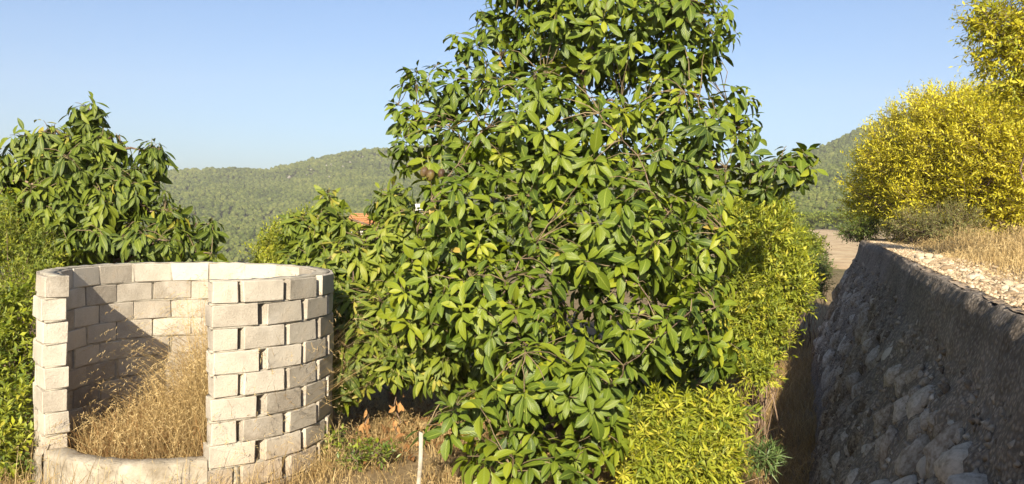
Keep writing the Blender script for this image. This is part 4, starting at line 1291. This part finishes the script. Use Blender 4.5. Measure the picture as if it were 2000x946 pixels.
# ------------------------------------------------------------------ leaf litter and loose stones
n = 2200
x = rng.normal(-.1, 1.7, n); y = rng.normal(9.6, .8, n)
k = (np.hypot(x - RX, y - RY) > R_OUT + .1) & (y > 7.6)
x, y = x[k], y[k]; n = len(x)
P = np.stack([x, y, terrain_h(x, y) + rng.uniform(.0, .10, n)], -1)
acc = Acc()
leaves_acc(acc, BROAD, P, unit(rng.normal(size=(n, 3)) * np.array((1, 1, .35))), unit(rng.normal(size=(n, 3)) * .4 + np.array((0, 0, 1))), rng.uniform(.07, .15, n), np.clip(rng.normal(.38, .22, n), 0, 1), rng.integers(0, 16, n))
tag(link('leaf_litter', acc.mesh('leaf_litter', M['dead_leaf'])), 'brown fallen leaves scattered under the large tree', 'leaf litter', kind='stuff')


def dead_branch(px, py, y, label, n, seed):
    r = np.random.default_rng(seed)
    p = np.array(gp(px, py, y)); top = at(px, py - 40, y)
    root = empty('dead_branch', tuple(p), label, 'dead branch', 'dead branches under the trees')
    acc = Acc(); tube(acc, bend(p, top, 7, .03, r), np.linspace(.012, .005, 7), 5)
    link('stick', acc.mesh('stick', M['bark']), root, -p)
    P = p + (top - p) * r.uniform(.35, 1.05, (n, 1)) + r.normal(size=(n, 3)) * .03
    D = unit(r.normal(size=(n, 3)) * .55 + np.array((0, -.3, -1.0)))
    N = unit(np.array((0, -1, .3)) + r.normal(size=(n, 3)) * .5); N = unit(N - (N * D).sum(1, keepdims=True) * D)
    lib = [mesh_np('leaf', V, [Q], M['dead_leaf'], uv, np.full(len(V), t)) for (V, Q, uv), t in zip(BROAD[:6], (.5, .65, .8, .9, .95, .7))]
    D, S, N2 = frame(D, N)
    for i in range(n):
        l = r.uniform(.08, .14); q = P[i] - p
        o = link('leaf', lib[i % 6], root)
        o.matrix_basis = Matrix(((D[i][0] * l, S[i][0] * l, N2[i][0] * l, q[0]), (D[i][1] * l, S[i][1] * l, N2[i][1] * l, q[1]), (D[i][2] * l, S[i][2] * l, N2[i][2] * l, q[2]), (0, 0, 0, 1)))


dead_branch(775, 810, 9.1, 'orange brown dead branch with hanging dry leaves below the narrow-leaved tree', 16, 5)
dead_branch(716, 845, 8.9, 'small clump of orange dry leaves beside the enclosure', 10, 6)

meshes = []
for k in range(6):
    W = ICO2[0].copy()
    for dd in unit(RNG.normal(size=(8, 3))):
        over = np.maximum(W @ dd - RNG.uniform(.5, .8), 0); W = W - over[:, None] * dd
    meshes.append(mesh_np('loose_stone', W, [ICO2[1]], M['rubble'], None, np.full(len(W), RNG.random()), False))
placed = []
while len(placed) < 150:
    u = 1.06 + abs(rng.normal(0, .2)); s = 3.7 + 8 * rng.random() ** 1.3; a = rng.uniform(.018, .05) * (1 if rng.random() < .8 else 1.5)
    if any(math.hypot(u - q[0], s - q[1]) < a + q[2] for q in placed): continue
    placed.append((u, s, a))
    o = link('loose_stone', meshes[len(placed) % 6])
    x, y = ws(u, s)
    o.location = (x, y, float(surf_z(u, s)) + .25 * a)
    o.rotation_euler = (rng.normal(0, .3), rng.normal(0, .3), rng.uniform(0, 6))
    o.scale = (a, a * rng.uniform(.7, 1.2), a * rng.uniform(.4, .65))
    tag(o, 'pale loose stone lying on the sunlit path above the wall', 'stone', 'loose stones on the path')
n = 10000
u = .96 + abs(rng.normal(.3, .25, n)); s = 3 + 16 * rng.random(n) ** 1.2; a = rng.uniform(.005, .024, n)
x, y = ws(u, s)
OV = np.array([(1, 0, 0), (-1, 0, 0), (0, 1, 0), (0, -1, 0), (0, 0, .6), (0, 0, -.6)], float); OF = np.array([(0, 2, 4), (2, 1, 4), (1, 3, 4), (3, 0, 4), (2, 0, 5), (1, 2, 5), (3, 1, 5), (0, 3, 5)])
W = OV[None] * (a[:, None, None] * rng.uniform(.6, 1.4, (n, 6, 1))) + np.stack([x, y, surf_z(u, s) + .2 * a], -1)[:, None, :]
acc = Acc(); acc.add(W.reshape(-1, 3), [(OF[None] + (np.arange(n) * 6)[:, None, None]).reshape(-1, 3)], None, np.repeat(rng.random(n), 6))
tag(link('gravel', acc.mesh('gravel', M['rubble'], False)), 'fine stone chips and gravel strewn over the path', 'gravel', kind='stuff')

# ------------------------------------------------------------------ wooden stake
acc = Acc()
p = np.array(gp(815, 1000, 6.6)); t = at(823, 846, 6.6)
ax = unit(t - p); e1 = unit(np.cross(ax, np.array((0, 1, .1)))); e2 = np.cross(ax, e1)
V = []
for k, f in enumerate(np.linspace(0, 1, 7)):
    c = p + (t - p) * f + np.array((.004 * math.sin(k * 1.7), 0, 0))
    for a, b in ((-1, -1), (1, -1), (1, 1), (-1, 1)):
        V.append(c + e1 * .0155 * a + e2 * .013 * b + (np.array((0, 0, .012)) if k == 6 and a > 0 else 0))
i = np.arange(6)[:, None] * 4; j = np.arange(4)[None, :]; k = (j + 1) % 4
acc.add(np.array(V) - p, [np.stack([i + j, i + k, i + 4 + k, i + 4 + j], -1).reshape(-1, 4), np.array([[24, 25, 26, 27]])])
tag(link('wooden_stake', acc.mesh('wooden_stake', M['wood_grey'], False), None, p), 'pale weathered wooden stake leaning slightly in front of the large tree', 'stake')

p = at(306, 893, 7.55); q = at(357, 874, 7.75)
acc = Acc(); tube(acc, bend(p, q, 8, .004) - p, np.linspace(.011, .006, 8), 6)
tag(link('dry_stick', acc.mesh('dry_stick', M['wood_grey']), None, p), 'pale dry stick lying on the straw inside the enclosure doorway', 'stick')

# ------------------------------------------------------------------ house glimpsed through the leaves
def build_house():
    y0 = 60.0
    c = at(772, 470, y0); gx, gy = c[0], c[1]; gz = ground_z(gx, gy) - 1.5
    root = empty('house', (gx, gy, gz), 'white house with orange tiled roof glimpsed through the leaves', 'house')
    hw, hd, hh, rh = 2.9, 2.6, 2.6, 1.0
    acc = Acc()
    V = [(-hw, -hd, 0), (hw, -hd, 0), (hw, hd, 0), (-hw, hd, 0), (-hw, -hd, hh), (hw, -hd, hh), (hw, hd, hh), (-hw, hd, hh), (-hw, 0, hh + rh), (hw, 0, hh + rh)]
    acc.add(np.array(V), [np.array([(0, 1, 5, 4), (1, 2, 6, 5), (2, 3, 7, 6), (3, 0, 4, 7)]), np.array([(5, 6, 9), (7, 4, 8)])])
    link('wall', acc.mesh('wall', M['white_wall'], False), root)
    # roof of round tile courses
    acc = Acc()
    nx = 41
    for sgn in (-1, 1):
        for c2 in range(9):
            f0, f1 = c2 / 9, (c2 + 1.15) / 9
            xs = np.linspace(-hw - .25, hw + .25, nx * 2)
            w = .035 * np.sin(np.arange(nx * 2) * math.pi / 1.0 + .5) + .03
            lo = np.stack([xs, 0 * xs + sgn * (hd + .3) * (1 - f0), hh + .05 + (rh + .12) * f0 - .06 + w + .05], -1)
            hi = np.stack([xs, 0 * xs + sgn * (hd + .3) * max(0, 1 - f1), hh + .05 + (rh + .12) * min(1, f1) - .06 + w], -1)
            V = np.concatenate([lo, hi]); m = len(xs); j = np.arange(m - 1)
            acc.add(V, [np.stack([j, j + 1, j + m + 1, j + m], -1)], None, RNG.random())
    rf = link('roof', acc.mesh('roof', M['roof_tile'], False), root)
    acc = Acc()
    B = np.array([(-.3, -.3, 0), (.3, -.3, 0), (.3, .3, 0), (-.3, .3, 0), (-.3, -.3, 1.2), (.3, -.3, 1.2), (.3, .3, 1.2), (-.3, .3, 1.2)])
    acc.add(B, [np.array([(0, 1, 5, 4), (1, 2, 6, 5), (2, 3, 7, 6), (3, 0, 4, 7), (4, 5, 6, 7)])])
    link('chimney', acc.mesh('chimney', M['white_wall'], False), rf, (1.6, .8, hh + .7))
    for wx in (-1.5, 1.3):
        acc = Acc()
        for (x0, x1, z0, z1) in ((-.5, .5, 0, .08), (-.5, .5, 1.02, 1.1), (-.5, -.42, .08, 1.02), (.42, .5, .08, 1.02)):
            b = np.array([(x0, -.05, z0), (x1, -.05, z0), (x1, .03, z0), (x0, .03, z0), (x0, -.05, z1), (x1, -.05, z1), (x1, .03, z1), (x0, .03, z1)])
            acc.add(b, [np.array([(0, 1, 5, 4), (1, 2, 6, 5), (2, 3, 7, 6), (3, 0, 4, 7), (4, 5, 6, 7), (3, 2, 1, 0)])])
        w = link('window', acc.mesh('window', M['wood_grey'], False), root, (wx, -hd, 1.0))
        acc = Acc(); acc.add(np.array([(-.42, -.012, .08), (.42, -.012, .08), (.42, -.012, 1.02), (-.42, -.012, 1.02)]), [np.array([(0, 1, 2, 3)])])
        link('pane', acc.mesh('pane', M['dark_glass'], False), w)


build_house()

# ------------------------------------------------------------------ summer haze
def build_haze():
    x0, x1, y0, y1, z0, z1 = -1150.0, 1150.0, -60.0, 1250.0, -60.0, 190.0
    V = np.array([(x, y, z) for z in (z0, z1) for y in (y0, y1) for x in (x0, x1)])
    Q = np.array([(0, 2, 3, 1), (4, 5, 7, 6), (0, 1, 5, 4), (2, 6, 7, 3), (0, 4, 6, 2), (1, 3, 7, 5)])
    m = bpy.data.materials.new('haze'); m.use_nodes = True
    nt = m.node_tree; nt.nodes.remove(nt.nodes['Principled BSDF'])
    v = nt.nodes.new('ShaderNodeVolumePrincipled')
    v.inputs['Color'].default_value = (0.90, 0.86, 0.94, 1)
    v.inputs['Density'].default_value = 0.00028
    nt.links.new(v.outputs[0], nt.nodes['Material Output'].inputs['Volume'])
    tag(link('haze', mesh_np('haze', V, [Q], m, smooth=False)), 'thin pale summer haze over the valley', 'haze', kind='stuff')


build_haze()
